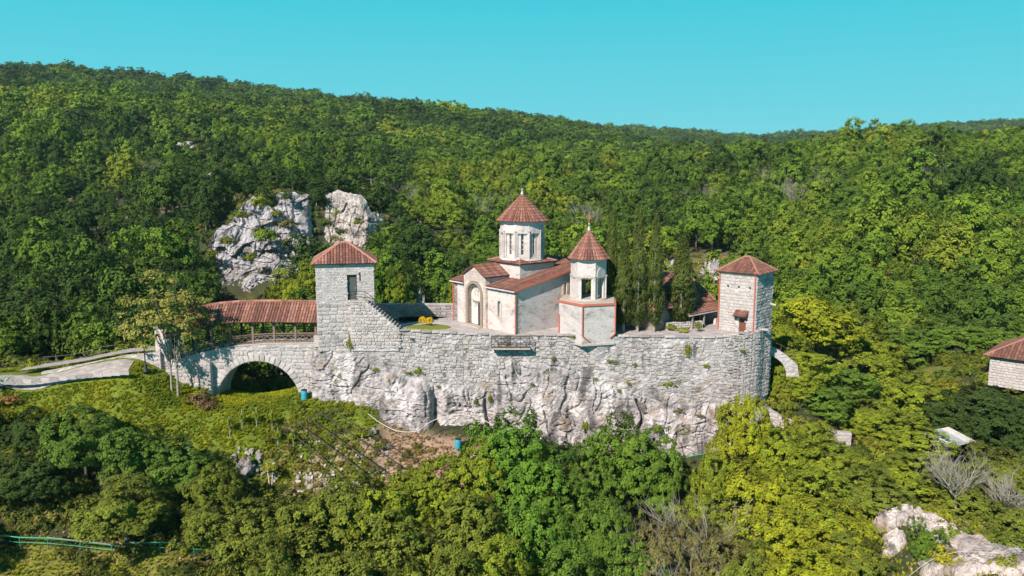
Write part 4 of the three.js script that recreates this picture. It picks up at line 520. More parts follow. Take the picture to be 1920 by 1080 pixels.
// ---------------------------------------------------------------- small things
{
  const b = thing('balcony', 'narrow balcony with black crossed-bar railing hanging on the rampart wall', 'balcony', [-0.13, -1.05, 0.35]);
  part('slab', box(3.95, 0.14, 0.95, 0, 0, 0.15), M.cornice, b); part('edge_beam', box(3.95, 0.12, 0.08, 0, 0.2, 0.56), M.wood, b); part('bracket', [-1.6, -0.5, 0.6, 1.6].map((x) => beam(V(x, -0.06, 0.5), V(x, -0.55, -0.2), 0.1, 0.1)), M.wood_dark, b);
  for (let i = 0; i <= 4; i++) part('post', box(0.06, 1.3, 0.06, -1.93 + i * 0.965, 0.68, 0.58), M.iron, b);
  for (const y of [1.3, 1.12, 0.42]) part('rail', box(3.92, 0.05, 0.05, 0, y, 0.58), M.iron, b);
  for (let i = 0; i < 4; i++) for (const s of [0, 1]) part('cross_bar', bar(V(-1.93 + i * 0.965, s ? 1.1 : 0.42, 0.58), V(-1.93 + (i + 1) * 0.965, s ? 0.42 : 1.1, 0.58), 0.02, 5), M.iron, b);
  for (const x of [-1.93, 1.93]) part('rail', [box(0.05, 0.05, 0.8, x, 1.3, 0.2), box(0.05, 0.05, 0.8, x, 0.5, 0.2)], M.iron, b);
}
function barrel(label, x, y, z) { const b = thing('water_barrel', label, 'barrel', [x, y, z], 0, 'blue plastic barrels at the foot of the crag'); part('barrel_body', new THREE.LatheGeometry([[0, 0], [0.27, 0], [0.3, 0.06], [0.31, 0.3], [0.33, 0.33], [0.31, 0.36], [0.32, 0.66], [0.34, 0.69], [0.32, 0.72], [0.3, 0.98], [0.27, 1.04], [0, 1.04]].map((p) => new THREE.Vector2(...p)), 20), M.blue_plastic, b); part('lid', new THREE.CylinderGeometry(0.31, 0.31, 0.07, 20).translate(0, 1.06, 0), M.iron, b); }
barrel('blue plastic barrel at the right foot of the bridge arch', -21.3, H(-21.3, 0.5) + 0.02, 0.5);
barrel('blue plastic barrel at the edge of the dry grass below the crag', -5.4, H(-5.4, 3.0) + 0.1, 3.0);
{ const l = thing('lamp_post', 'black iron lamp post beside the gate wall', 'lamp post', [-37.1, H(-37.1, 1.1), 1.1]); part('base', new THREE.LatheGeometry([[0, 0], [0.36, 0], [0.36, 0.2], [0.2, 0.35], [0.14, 0.8], [0.07, 0.95], [0, 0.95]].map((p) => new THREE.Vector2(...p)), 12), M.iron, l); part('post', bar(V(0, 0.9, 0), V(0, 3.4, 0), 0.065, 8, 0.05), M.iron, l); const h = part('lantern', [new THREE.CylinderGeometry(0.2, 0.13, 0.45, 6).translate(0, 3.68, 0)], M.glass, l); part('lantern_cap', [new THREE.ConeGeometry(0.28, 0.22, 6).translate(0, 4.02, 0), new THREE.SphereGeometry(0.05, 6, 5).translate(0, 4.16, 0)], M.iron, h); }
{ // path with a raised ramp
  const strip = (pts, w, lift, onGround) => { const P = [], I = [], uv = [], n = 60, c = new THREE.CatmullRomCurve3(pts.map((p) => V(...p))); for (let i = 0; i <= n; i++) { const p = c.getPoint(i / n), t = c.getTangent(i / n), s = V(-t.z, 0, t.x).normalize(); for (let k = 0; k <= 6; k++) { const q = p.clone().addScaledVector(s, (k / 6 - 0.5) * (w + 0.3 * fbm(i * 0.3, k, 2))); P.push(q.x, (onGround ? H(q.x, q.z) + 0.16 * fbm(q.x * 1.3, q.z * 1.3, 9, 3) : q.y) + lift + 0.03 * fbm(q.x * 2, q.z * 2), q.z); uv.push(q.x, q.z); if (i < n && k < 6) { const a = i * 7 + k; I.push(a, a + 7, a + 1, a + 1, a + 7, a + 8); } } } const g = new THREE.BufferGeometry(); g.setAttribute('position', new THREE.Float32BufferAttribute(P, 3)); g.setAttribute('uv', new THREE.Float32BufferAttribute(uv, 2)); g.setIndex(I); g.computeVertexNormals(); if (g.attributes.normal.getY(10) < 0) { for (let i = 0; i < I.length; i += 3) [I[i], I[i + 1]] = [I[i + 1], I[i]]; g.setIndex(I); g.computeVertexNormals(); } return g; };
  struct('path', strip([[-66, -4.7, 1.6], [-52, -4.05, 1.4], [-45, -3.5, 1.4], [-38.6, -2.95, 1.2]], 2.1, 0.12, true), M.path);
  struct('path', strip([[-51, -3.75, -1.4], [-45, -2.9, -1.7], [-40, -1.95, -2], [-36, -1.7, -2.4]], 2.2, 0.1), M.path);
  const k = thing('ramp_wall', 'low rough retaining wall under the ramp beside the path', 'wall', [-46, -4.3, -0.6]); part('wall_core', slab(poly([[-2.5, -0.8], [9.6, -0.8], [9.6, 2.5], [6, 2.2], [1.5, 1.3], [-2.5, 0.55]]), 0.4).rotateY(0.05).translate(0, 0, -0.1), M.mortar, k);
  const kerb = thing('path_kerb', 'low stone kerb along the lawn side of the path', 'kerb', [-52, -4.3, 2.85]); for (let i = 0; i < 16; i++) part('kerb_stone', box(0.86, 0.34, 0.26, 0.45 + i * 0.88, 0.12 + i * 0.075, -0.02 + rr(-0.03, 0.03)), STONE[[1, 2, 4][ri(3)]], kerb);
}
{ const f = thing('path_fence', 'thin brownish wire fence along the far side of the path', 'fence', [-50.4, 0, -4]), P = [0, 1.5, 3, 4.6, 6.2, 7.8, 9.4, 11, 12.6, 13.8].map((x) => V(x, H(-50.4 + x, -4) + 0.1, 0)); P.forEach((p) => part('post', bar(p.clone().add(V(0, -0.4, 0)), p.clone().add(V(0, 1.35, 0)), 0.035, 6), M.bark, f)); for (let i = 0; i < P.length - 1; i++) for (const h of [1.3, 0.75]) part('rail', bar(P[i].clone().add(V(0, h, 0)), P[i + 1].clone().add(V(0, h, 0)), 0.014, 5), M.bark_pale, f); }
{ const P = [[-44.5, 15.8], [-41.8, 16.0], [-39.3, 16.2], [-36.4, 16.5], [-33.6, 16.8], [-31.6, 16.7], [-29.7, 16.5], [-27, 16.1], [-24.5, 15.8], [-21.6, 15]].map(([x, z]) => V(x, Math.max(H(x, z) + 1.0, -14.7 + (x > -33 ? 0 : (x + 33.6) * -0.06)), z)), f = thing('garden_fence', 'green-railed garden fence across the lower left corner', 'fence', [0, 0, 0]); P.forEach((p) => part('post', bar(V(p.x, p.y - 1.6, p.z), p.clone().add(V(0, 0.06, 0)), 0.04, 6), M.green_plastic, f)); for (let i = 0; i < P.length - 1; i++) { part('rail', bar(P[i], P[i + 1], 0.06, 6), M.green_plastic, f); part('rail', bar(P[i].clone().add(V(0, -0.45, 0)), P[i + 1].clone().add(V(0, -0.45, 0)), 0.03, 6), M.green_plastic, f); if (i > 1 && i < 5) part('pipe', bar(P[i].clone().add(V(0, 0.14, 0.1)), P[i + 1].clone().add(V(0, 0.1, 0.1)), 0.035, 6), M.bark_pale, f); } }
tag(mesh('hose', boxUV(tube([[-14.4, -7.2, 2.9], [-13.25, -8.0, 3.1], [-11.39, -8.75, 3.6], [-9.4, -8.75, 3.6], [-8.4, -8.2, 2.9], [-6.93, -7.7, 2.4], [-5.35, -7.5, 2.2], [-2.93, -8.0, 2.4], [-1, -9, 3]], 0.035, 90, 6)), M.white_paint), 'white water hose draped along the foot of the crag', 'hose');
tag(mesh('cable', boxUV(tube([[29.5, 24], [31.1, 24.3], [32.77, 25], [34.45, 26.6], [36, 26.2], [38, 25.4], [41, 25]].map(([x, z], i) => [x, H(x, z) + [0.4, 0.8, 1.0, 1.2, 1.2, 1.0, 0.6][i], z]), 0.016, 60, 5)), M.white_paint), 'white cable strung over the pale rocks at lower right', 'cable');
tag(mesh('green_hose', boxUV(tube([[13.8, -11.5, 5.4], [15.73, -11.3, 5.2], [18, -10.75, 5.0], [20.4, -10.3, 5.2]], 0.06, 40, 6)), M.green_plastic), 'green hose running along the bottom of the crag', 'hose');
{ // pergola of thin poles over the garden terrace
  const p = thing('pergola', 'frame of thin dark poles over the rubble terrace below the crag', 'pergola'), top = (x, z) => H(x, z) + 1.9, q = (x, z) => V(x, top(x, z), z);
  const lines = [[[-18.0, 3.0], [-8.6, 7.2]], [[-19.2, 3.3], [-10.6, 7.4]], [[-20.2, 3.8], [-12.6, 7.6]], [[-21.2, 4.3], [-14.4, 7.8]], [[-22.2, 4.8], [-16.4, 8.0]]];
  for (const [a, b] of lines) { const A = q(...a), B = q(...b); part('pole', bar(A, B, 0.05, 5), M.wood_dark, p); for (const t of [0, 0.5, 1]) { const x = lerp(a[0], b[0], t), z = lerp(a[1], b[1], t), y = lerp(A.y, B.y, t); part('post', bar(V(x, H(x, z) - 0.3, z), V(x, y, z), 0.045, 5), M.wood_dark, p); } }
  for (const t of [0.02, 0.35, 0.68, 0.98]) { const w = (l) => { const A = q(...l[0]), B = q(...l[1]); return A.lerp(B, t); }; part('cross_pole', bar(w(lines[0]).add(V(0.3, 0.06, 0)), w(lines[4]).add(V(-0.3, 0.06, 0)), 0.035, 5), M.wood_dark, p); }
}
{ const w = thing('garden_wall', 'low rubble planter wall in the garden beside the porch house', 'wall', [16.5, 0, -3.4], 0.25); part('wall_core', box(4.2, 1.0, 0.5, 2.0, 0.3, -0.2), M.mortar, w); lay(w, frameAt(0, 0, 0.06), 0, 4.1, -0.1, 0.85, { h: [0.2, 0.32], w: [0.25, 0.55], depth: 0.1, tones: [0, 3, 1], max: 60 }); }
{ const b = thing('garden_table', 'weathered stone table under the dark cypress', 'table', [15.2, 0, -4.6]); part('table_top', box(1.6, 0.1, 0.8, 0, 0.85, 0), M.cornice, b); for (const x of [-0.55, 0.55]) part('leg', box(0.2, 0.85, 0.5, x, 0.42, 0), M.cornice, b); }
// terrace rubble and rocks
function rubble(label, n, pick, s0, s1, tones) { const o = thing('rubble_heap', label, 'stones'); for (let i = 0; i < n; i++) { const [x, z] = pick(), s = rr(s0, s1) * rr(0.6, 1), m = new THREE.Mesh(BLOCK[ri(10)], STONE[tones[ri(tones.length)]]); m.name = 'stone'; m.castShadow = m.receiveShadow = true; m.position.set(x, H(x, z) + s * 0.1, z); m.rotation.set(rr(-2, 2), rr(0, 6), rr(-0.6, 0.6)); m.scale.set(s, s * rr(0.6, 1), s * rr(0.4, 0.7)); o.add(m); } }
rubble('band of loose pale stones along the lower edge of the pergola terrace', 190, () => { const t = R(); return [lerp(-21, -12.2, t), 7.0 - 0.5 * t + rr(-0.7, 0.9)]; }, 0.2, 0.5, [2, 0, 1, 3, 4]);
rubble('loose pale stones scattered under the pergola poles', 150, () => [rr(-21, -12), rr(3.2, 6.6)], 0.12, 0.38, [2, 1, 5, 4, 0]);
rubble('pale stone facing of the terrace bank at lower left', 40, () => [rr(-26.5, -22.5), rr(6.4, 7.8)], 0.3, 0.8, [1, 2, 4, 0]);
boulder('boulder', 'grey split boulder under the garden posts at lower left', -25.2, H(-25.2, 8) + 0.5, 8, 1.1, 1.5, 0.7, [0.4, 0.4, 0.42]);
outcrop('rock_outcrop', 'big pale pinkish rock slab in the lower right corner', 34.6, 25.0, 5.6, 4.0, 0.8, -0.55, [0.52, 0.46, 0.44]);
outcrop('rock_outcrop', 'white rock ledge above the big slab at lower right', 31.4, 18.0, 2.5, 1.6, 1.0, -0.3, [0.56, 0.51, 0.5]);
outcrop('rock_outcrop', 'long pale rock rib behind the big slab at lower right', 34.0, 20.6, 3.8, 1.7, 0.9, -0.6, [0.54, 0.48, 0.46]);
outcrop('rock_outcrop', 'small white rock left of the pale slab at lower right', 29.8, 20.6, 1.7, 1.1, 0.9, 0.3, [0.56, 0.53, 0.51]);
boulder('boulder', 'upright grey stone in the scrub right of the boundary wall', 38.1, H(38.1, 8) + 2.6, 8, 0.8, 1.3, 0.7, [0.5, 0.48, 0.47]);
[[-12.2, 3.9, 0.5], [-13.9, 3.0, 0.6], [-20.5, 6.9, 0.35], [-24.3, 6.3, 0.3], [-30.8, 6.8, 0.45], [-33.8, 7.3, 0.4], [-42.4, 6.3, 0.5], [-26.8, 4.2, 0.16]].forEach(([x, z, s], i) => boulder('field_stone', ['pale stone against the foot of the buttress', 'pale block at the left foot of the buttress', 'small white stone at the terrace edge', 'white stone under the vine posts', 'grey stone on the lower lawn', 'brownish stone at the lawn\'s edge among shrubs', 'grey rock at the left shrub border', 'little white stone by the arch'][i], x, H(x, z) + s * 0.3, z, s, s * 0.75, s * 0.8, [0.5, 0.48, 0.46]));
[[-161, -320, 7, 3, 4, 'white rock band high on the left slope'], [-189, -350, 6, 2.4, 3, 'thin pale rock streak above the white band on the left slope'], [-125, -260, 5, 2.6, 3, 'pale ledge in the scrub above the big cliff'], [-110, -250, 3.5, 2, 2, 'small pale ledge right of the scrub ledge'], [68, -220, 2.6, 4.6, 2, 'grey rock tooth on the slope above the corner tower'], [62, -210, 4, 2.6, 2, 'low pale rock left of the grey rock tooth'], [38, -110, 2.2, 4.4, 2, 'grey-white rock showing between two cypresses'], [47, -105, 4.0, 4.6, 2, 'pale rock behind the porch house roof'], [-12.6, -31, 1.7, 11.2, 1.5, 'white rock pinnacle behind the courtyard, left of the church'], [-10.4, -33, 3.2, 10.2, 2.4, 'broad white rock under the pinnacle behind the courtyard']].forEach(([x, z, w, h, d, l]) => boulder('hill_rock', l, x, H(x, z) + h * 0.5, z, w, h, d, [0.58, 0.57, 0.59], 'rocks showing through the forest'));
const TREES = [[-42.6,12.0,-8.0,3.8,'d'],[-39.1,10.0,-4.9,4.1,'m'],[-33.9,11.0,-6.1,3.3,'m'],[-29.7,11.0,-7.6,3.8,'m'],[-26.2,13.0,-9.1,3.0,'o'],[-32.7,16.0,-8.9,4.3,'o'],[-24.8,17.0,-11.2,3.3,'o'],[-20.9,18.0,-10.8,4.1,'o'],[-18.0,16.0,-10.5,4.5,'o'],[-13.9,16.0,-9.4,4.5,'o'],[-10.5,15.0,-9.3,4.3,'y'],[-6.8,13.0,-9.0,4.2,'y'],[-15.0,21.0,-11.6,4.6,'o'],[-8.9,20.0,-11.0,4.7,'o'],[-3.5,18.0,-10.3,4.4,'o'],[-19.1,24.0,-11.5,4.0,'o'],[-10.6,25.0,-11.8,4.3,'o'],[-4.8,24.0,-11.9,4.0,'o'],[-0.5,9.0,-5.8,4.7,'b'],[-2.8,12.0,-8.0,3.5,'y'],[2.4,12.0,-8.0,4.5,'b'],[4.6,15.0,-10.0,3.6,'g'],[10.7,8.0,-6.6,4.5,'g'],[7.0,11.0,-8.9,3.1,'g'],[13.6,10.0,-8.7,3.2,'g'],[1.7,18.0,-10.8,4.1,'b'],[7.5,17.0,-10.8,3.3,'g'],[-1.2,23.0,-11.5,4.0,'y'],[4.0,23.0,-12.0,4.0,'g'],[9.5,22.0,-12.0,3.3,'g'],[22.2,6.0,-5.0,3.2,'yl'],[25.4,8.0,-7.5,3.5,'y'],[29.2,10.0,-8.1,4.1,'y'],[21.2,14.0,-8.7,3.9,'yl'],[25.4,15.0,-9.0,4.3,'y'],[30.4,14.0,-8.9,3.9,'o'],[20.7,20.0,-10.3,4.2,'yl'],[25.7,19.0,-10.3,4.3,'yl'],[26.6,22.0,-11.2,2.6,'o'],[17.4,23.0,-11.7,3.2,'o'],[21.9,25.0,-11.4,4.3,'yl'],[16.6,16.0,-10.7,3.4,'y'],[18.3,11.0,-8.9,2.6,'y'],[37.0,10.0,-9.2,4.1,'y'],[38.7,14.0,-9.2,3.9,'o'],[44.3,10.0,-8.7,4.1,'o'],[39.9,20.0,-9.9,2.7,'o'],[31.4,22.6,-11.4,1.3,'g'],[33.1,-10.0,-3.0,4.0,'y'],[41.1,-28.0,1.6,6.9,'yl'],[38.4,-12.0,-6.3,5.4,'g'],[44.4,-14.0,-6.5,5.5,'y'],[47.4,-11.0,-7.6,5.0,'y'],[49.3,-30.0,-4.7,5.6,'y'],[56.3,-32.0,-5.5,5.7,'g'],[63.0,-32.0,-4.3,5.7,'g'],[67.9,-30.0,-4.0,5.6,'g'],[49.7,-8.0,-8.7,4.8,'d'],[54.4,-8.0,-7.8,5.1,'d'],[31.3,-6.0,-6.9,3.2,'y'],[38.5,-6.0,-8.7,5.0,'y'],[42.4,-4.0,-9.9,4.9,'y'],[34.0,-5.0,-9.3,4.1,'g'],[33.9,-20.0,-1.4,3.7,'y'],[54.4,-4.0,-8.4,4.3,'d'],[-41.8,-70.0,-2.4,4.5,'y'],[-38.3,-70.0,-1.3,3.5,'y'],[57.5,-5.5,-7.2,2.4,'g'],[60.5,-6,-6.8,2.6,'y'],[29.4,-5.6,-6.6,1.5,'y'],[31.6,-6.2,-5.8,1.8,'y'],[-45.5,7.6,-5.8,2.6,'d'],[-49.5,7.0,-6.0,2.6,'d'],[13.5,19,-11.0,3.0,'s'],[16.2,21.5,-11.6,2.8,'s'],[11.3,21.5,-12.0,2.8,'s'],[31.5,-9,-4.2,2.6,'y'],[29.6,-8,-5.2,2.0,'g'],[30.5,1.5,-8.6,2.2,'y'],[-17.2,-24,4.4,3.0,'g'],[-15.0,-24,1.9,2.4,'y'],[-16.6,-28,6.0,3.0,'g'],[-7.4,-27,0.9,2.4,'y']];
// ---------------------------------------------------------------- vegetation

function leafGeo(list) { // list of [pos, normal, dir, length, width, tone] -> flat folded leaf faces
  const n = list.length, P = new Float32Array(n * 12), K = new Float32Array(n * 12), I = new Uint32Array(n * 6), a = V(), s = V();
  list.forEach(([p, nn, d, L, w, t], i) => {
    s.copy(d).cross(nn).normalize(); const q = [[-0.5, 0, 0], [0.05, 0.5, 0.12], [0.5, 0, 0], [0.0, -0.5, 0.12]];
    q.forEach(([l, c, u], k) => { a.copy(p).addScaledVector(d, l * L).addScaledVector(s, c * w).addScaledVector(nn, u * w); P.set([a.x, a.y, a.z], i * 12 + k * 3); K.set(t, i * 12 + k * 3); });
    I.set([i * 4, i * 4 + 1, i * 4 + 2, i * 4, i * 4 + 2, i * 4 + 3], i * 6);
  });
  const g = new THREE.BufferGeometry(); g.setAttribute('position', new THREE.BufferAttribute(P, 3)); g.setAttribute('color', new THREE.BufferAttribute(K, 3)); g.setIndex(new THREE.BufferAttribute(I, 1)); return g;
}
function crownLeaves(seed, o) { // o: rx, ry, clumps, leaves, leaf, cr (clump radius), flat, lobes, hue
  const q = mulberry(seed), out = [], centres = [], g = () => q() + q() + q() - 1.5;
  for (let i = 0; i < o.clumps; i++) {
    const shell = i < o.clumps * 0.8, yy = o.column ? q() * 2 - 1 : Math.pow(q(), 0.8) * 1.5 - 0.5, ph = i * 2.39996 + q() * 0.9, c = Math.sqrt(Math.max(0.02, 1 - Math.min(1, yy * yy))), lob = 0.84 + (o.lobes ?? 0.32) * noise(Math.cos(ph) * 1.3 * c + seed, yy * 1.3, Math.sin(ph) * 1.3 * c) * 1.6 + 0.1 * (q() - 0.5), r = shell ? lob : lob * (0.25 + 0.5 * q());
    let p = V(Math.cos(ph) * c * o.rx * r, yy * o.ry * r, Math.sin(ph) * c * o.rx * r); if (yy < 0) p.y *= 0.8;
    if (o.column) { const t = (yy + 1) / 2, rad = o.rx * Math.pow(Math.min(1, t * 5 + 0.25), 0.7) * Math.pow(1 - t, 0.55) * (0.75 + 0.35 * q()); p = V(Math.cos(ph) * rad, yy * o.ry, Math.sin(ph) * rad); }
    centres.push(p); const cr = o.cr * (0.7 + 0.6 * q()), tone = 0.7 + 0.6 * q(), dirOut = V(p.x, p.y * 0.6, p.z).normalize();
    for (let k = 0; k < o.leaves; k++) {
      const d = V(g(), g() * (o.flat ?? 0.6), g()).multiplyScalar(cr * 0.75), nn = d.clone().normalize().multiplyScalar(0.6).add(dirOut.clone().multiplyScalar(0.75)).add(V(0, (o.up ?? 0.55) * 0.6, 0)).add(V(g(), g(), g()).multiplyScalar(0.35)).normalize();
      let dir = o.column ? V(g() * 0.4, 1, g() * 0.4) : V(g() + dirOut.x * 0.25, g() * 0.6 - 0.1, g() + dirOut.z * 0.25); dir.addScaledVector(nn, -dir.dot(nn)).normalize(); if (!isFinite(dir.x) || dir.lengthSq() < 0.5) dir = V(1, 0, 0);
      const t = tone * (0.8 + 0.4 * q()), h = (q() - 0.5) * (o.hue ?? 0.25), L = o.leaf * (0.65 + 0.7 * q()); out.push([p.clone().add(d), nn, dir, L, L * (o.wide ?? 0.62), [t * (1 + h), t, t * (1 - h)]]);
    }
  }
  return { geo: leafGeo(out), centres };
}
function trunkGeo(seed, h, r, centres, hc, nl, sway = 0.25) { // trunk to height h with limbs towards some of the clumps
  const q = mulberry(seed), pts = [V(0, -0.6, 0), V(0.1 * q(), h * 0.35, 0.1 * q()), V((q() - 0.5) * sway, h * 0.7, (q() - 0.5) * sway), V((q() - 0.5) * 2 * sway, h, (q() - 0.5) * 2 * sway)], L = [];
  for (let i = 0; i < 3; i++) L.push(bar(pts[i], pts[i + 1], r * (1 - i * 0.27), 7, r * (0.73 - i * 0.27)));
  for (let i = 0; i < nl; i++) { const c = centres[Math.floor(q() * centres.length)].clone(), t = 0.35 + 0.6 * q(), s = V(0, h * t, 0), e = V(c.x * 0.85, hc + c.y * 0.85, c.z * 0.85), m = s.clone().lerp(e, 0.5).add(V(0, 0.25, 0)); L.push(bar(s, m, r * 0.34, 5, r * 0.22), bar(m, e, r * 0.22, 4, r * 0.08)); }
  return boxUV(merge(L));
}
const LM = { d: leafMat('leaves_dark', [0.045, 0.08, 0.015]), m: leafMat('leaves_mid', [0.09, 0.155, 0.02]), o: leafMat('leaves_olive', [0.14, 0.17, 0.02]), g: leafMat('leaves_green', [0.10, 0.17, 0.018]), b: leafMat('leaves_bright', [0.10, 0.195, 0.018]), y: leafMat('leaves_yellowish', [0.185, 0.23, 0.016]), yl: leafMat('leaves_yellow', [0.25, 0.275, 0.014]), s: leafMat('leaves_shrub', [0.15, 0.14, 0.045]), c: leafMat('leaves_cypress', [0.085, 0.11, 0.024], 0.1), f: leafMat('leaves_forest', [1, 1, 1]) };
const KIND = { d: 'dark green', m: 'mid green', o: 'olive green', g: 'deep green', b: 'bright green', y: 'yellowish green', yl: 'yellow leafy', s: 'greyish' };
const ORD = ['first', 'second', 'third', 'fourth', 'fifth', 'sixth', 'seventh', 'eighth', 'ninth', 'tenth', 'eleventh', 'twelfth', 'thirteenth', 'fourteenth', 'fifteenth', 'sixteenth', 'seventeenth', 'eighteenth', 'nineteenth', 'twentieth'];
// near trees: six crowns shared by all
const NEAR = Array.from({ length: 6 }, (_, i) => { const c = crownLeaves(300 + i, { rx: 4, ry: 3.3, clumps: 540, leaves: 40, leaf: 0.22, cr: 0.38, flat: i % 2 ? 0.65 : 0.85, up: i % 2 ? 0.8 : 0.5, lobes: 0.55 }); return { crown: c.geo, trunk: trunkGeo(400 + i, 5.6, 0.2, c.centres, 4.7, 16) }; });
function nearTree(name, label, x, z, topY, r, kind, group, k = ri(6), shade) {
  const y = H(x, z), h = clamp(topY - y, 2.6, 15), t = thing(name, label, 'tree', [x, y, z], rr(0, 6.28), group), sy = clamp(h * 0.86 / 6.6, 0.62, 1.35), P = NEAR[k];
  const tr = mesh('trunk', P.trunk, M.bark, t), cr = mesh('crown', P.crown, LM[kind], t); tr.scale.set(r / 4, h / 8, r / 4); cr.scale.set(r / 4, sy * 1.0, r / 4); cr.position.y = h - 3.35 * sy; cr.rotation.y = rr(-0.2, 0.2); return t;
}
{
  const zone = (x, z) => (z < -40 ? 'behind the tower foot' : x < -5 && z < -15 ? 'behind the courtyard parapet' : x < -22 ? 'in the shrubby slope at lower left' : x < -1.8 ? 'in the grove below the pergola terrace' : x < 15 ? 'in the grove below the crag\'s middle' : x > 29 && z < -18 ? 'in the upper wood right of the corner tower' : x > 29 && z < -3.5 ? 'in the wood right of the corner tower' : x > 34.5 ? 'in the far lower right scrub' : 'in the yellow thicket below the crag\'s right end'), by = {};
  TREES.forEach((t) => (by[zone(t[0], t[1])] ??= []).push(t));
  for (const [z, l] of Object.entries(by)) l.sort((a, b) => a[0] - b[0]).forEach((t, i) => nearTree('leafy_tree', `${KIND[t[4]]} tree ${z}, ${ORD[i]} from the left`, t[0], t[1], t[2], t[3], t[4], 'trees ' + z));
}
// the hillside forest
const HILL = Array.from({ length: 5 }, (_, i) => { const c = crownLeaves(500 + i, { rx: 3.5, ry: 4.1, clumps: 160, leaves: 26, leaf: 0.4, cr: 0.6, flat: 0.75, up: 0.4, lobes: 0.5 }); return { crown: c.geo, trunk: trunkGeo(600 + i, 4.2, 0.17, c.centres, 4.0, 5) }; });
const FAR = Array.from({ length: 3 }, (_, i) => crownLeaves(700 + i, { rx: 3.7, ry: 4.0, clumps: 64, leaves: 16, leaf: 0.7, cr: 0.8, flat: 0.7, lobes: 0.45 }).geo);
const BUSH = Array.from({ length: 3 }, (_, i) => crownLeaves(800 + i, { rx: 1, ry: 0.75, clumps: 34, leaves: 26, leaf: 0.19, cr: 0.3, flat: 0.8, lobes: 0.4 }).geo);
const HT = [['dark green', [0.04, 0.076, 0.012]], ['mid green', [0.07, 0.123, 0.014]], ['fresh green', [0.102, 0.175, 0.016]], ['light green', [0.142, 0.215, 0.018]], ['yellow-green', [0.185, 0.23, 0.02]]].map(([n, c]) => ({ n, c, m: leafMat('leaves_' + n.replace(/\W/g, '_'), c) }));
const ROCKS = scene.children.filter((o) => /^hill_rock/.test(o.name)).map((o) => o.position);
const project = (() => { const v = V(); return (x, y, z) => { v.set(x, y, z).applyMatrix4(camera.matrixWorldInverse); const f = 1500 / -v.z; return [960 + v.x * f, 540 - v.y * f, -v.z]; }; })();
const forest = [], bushes = [];
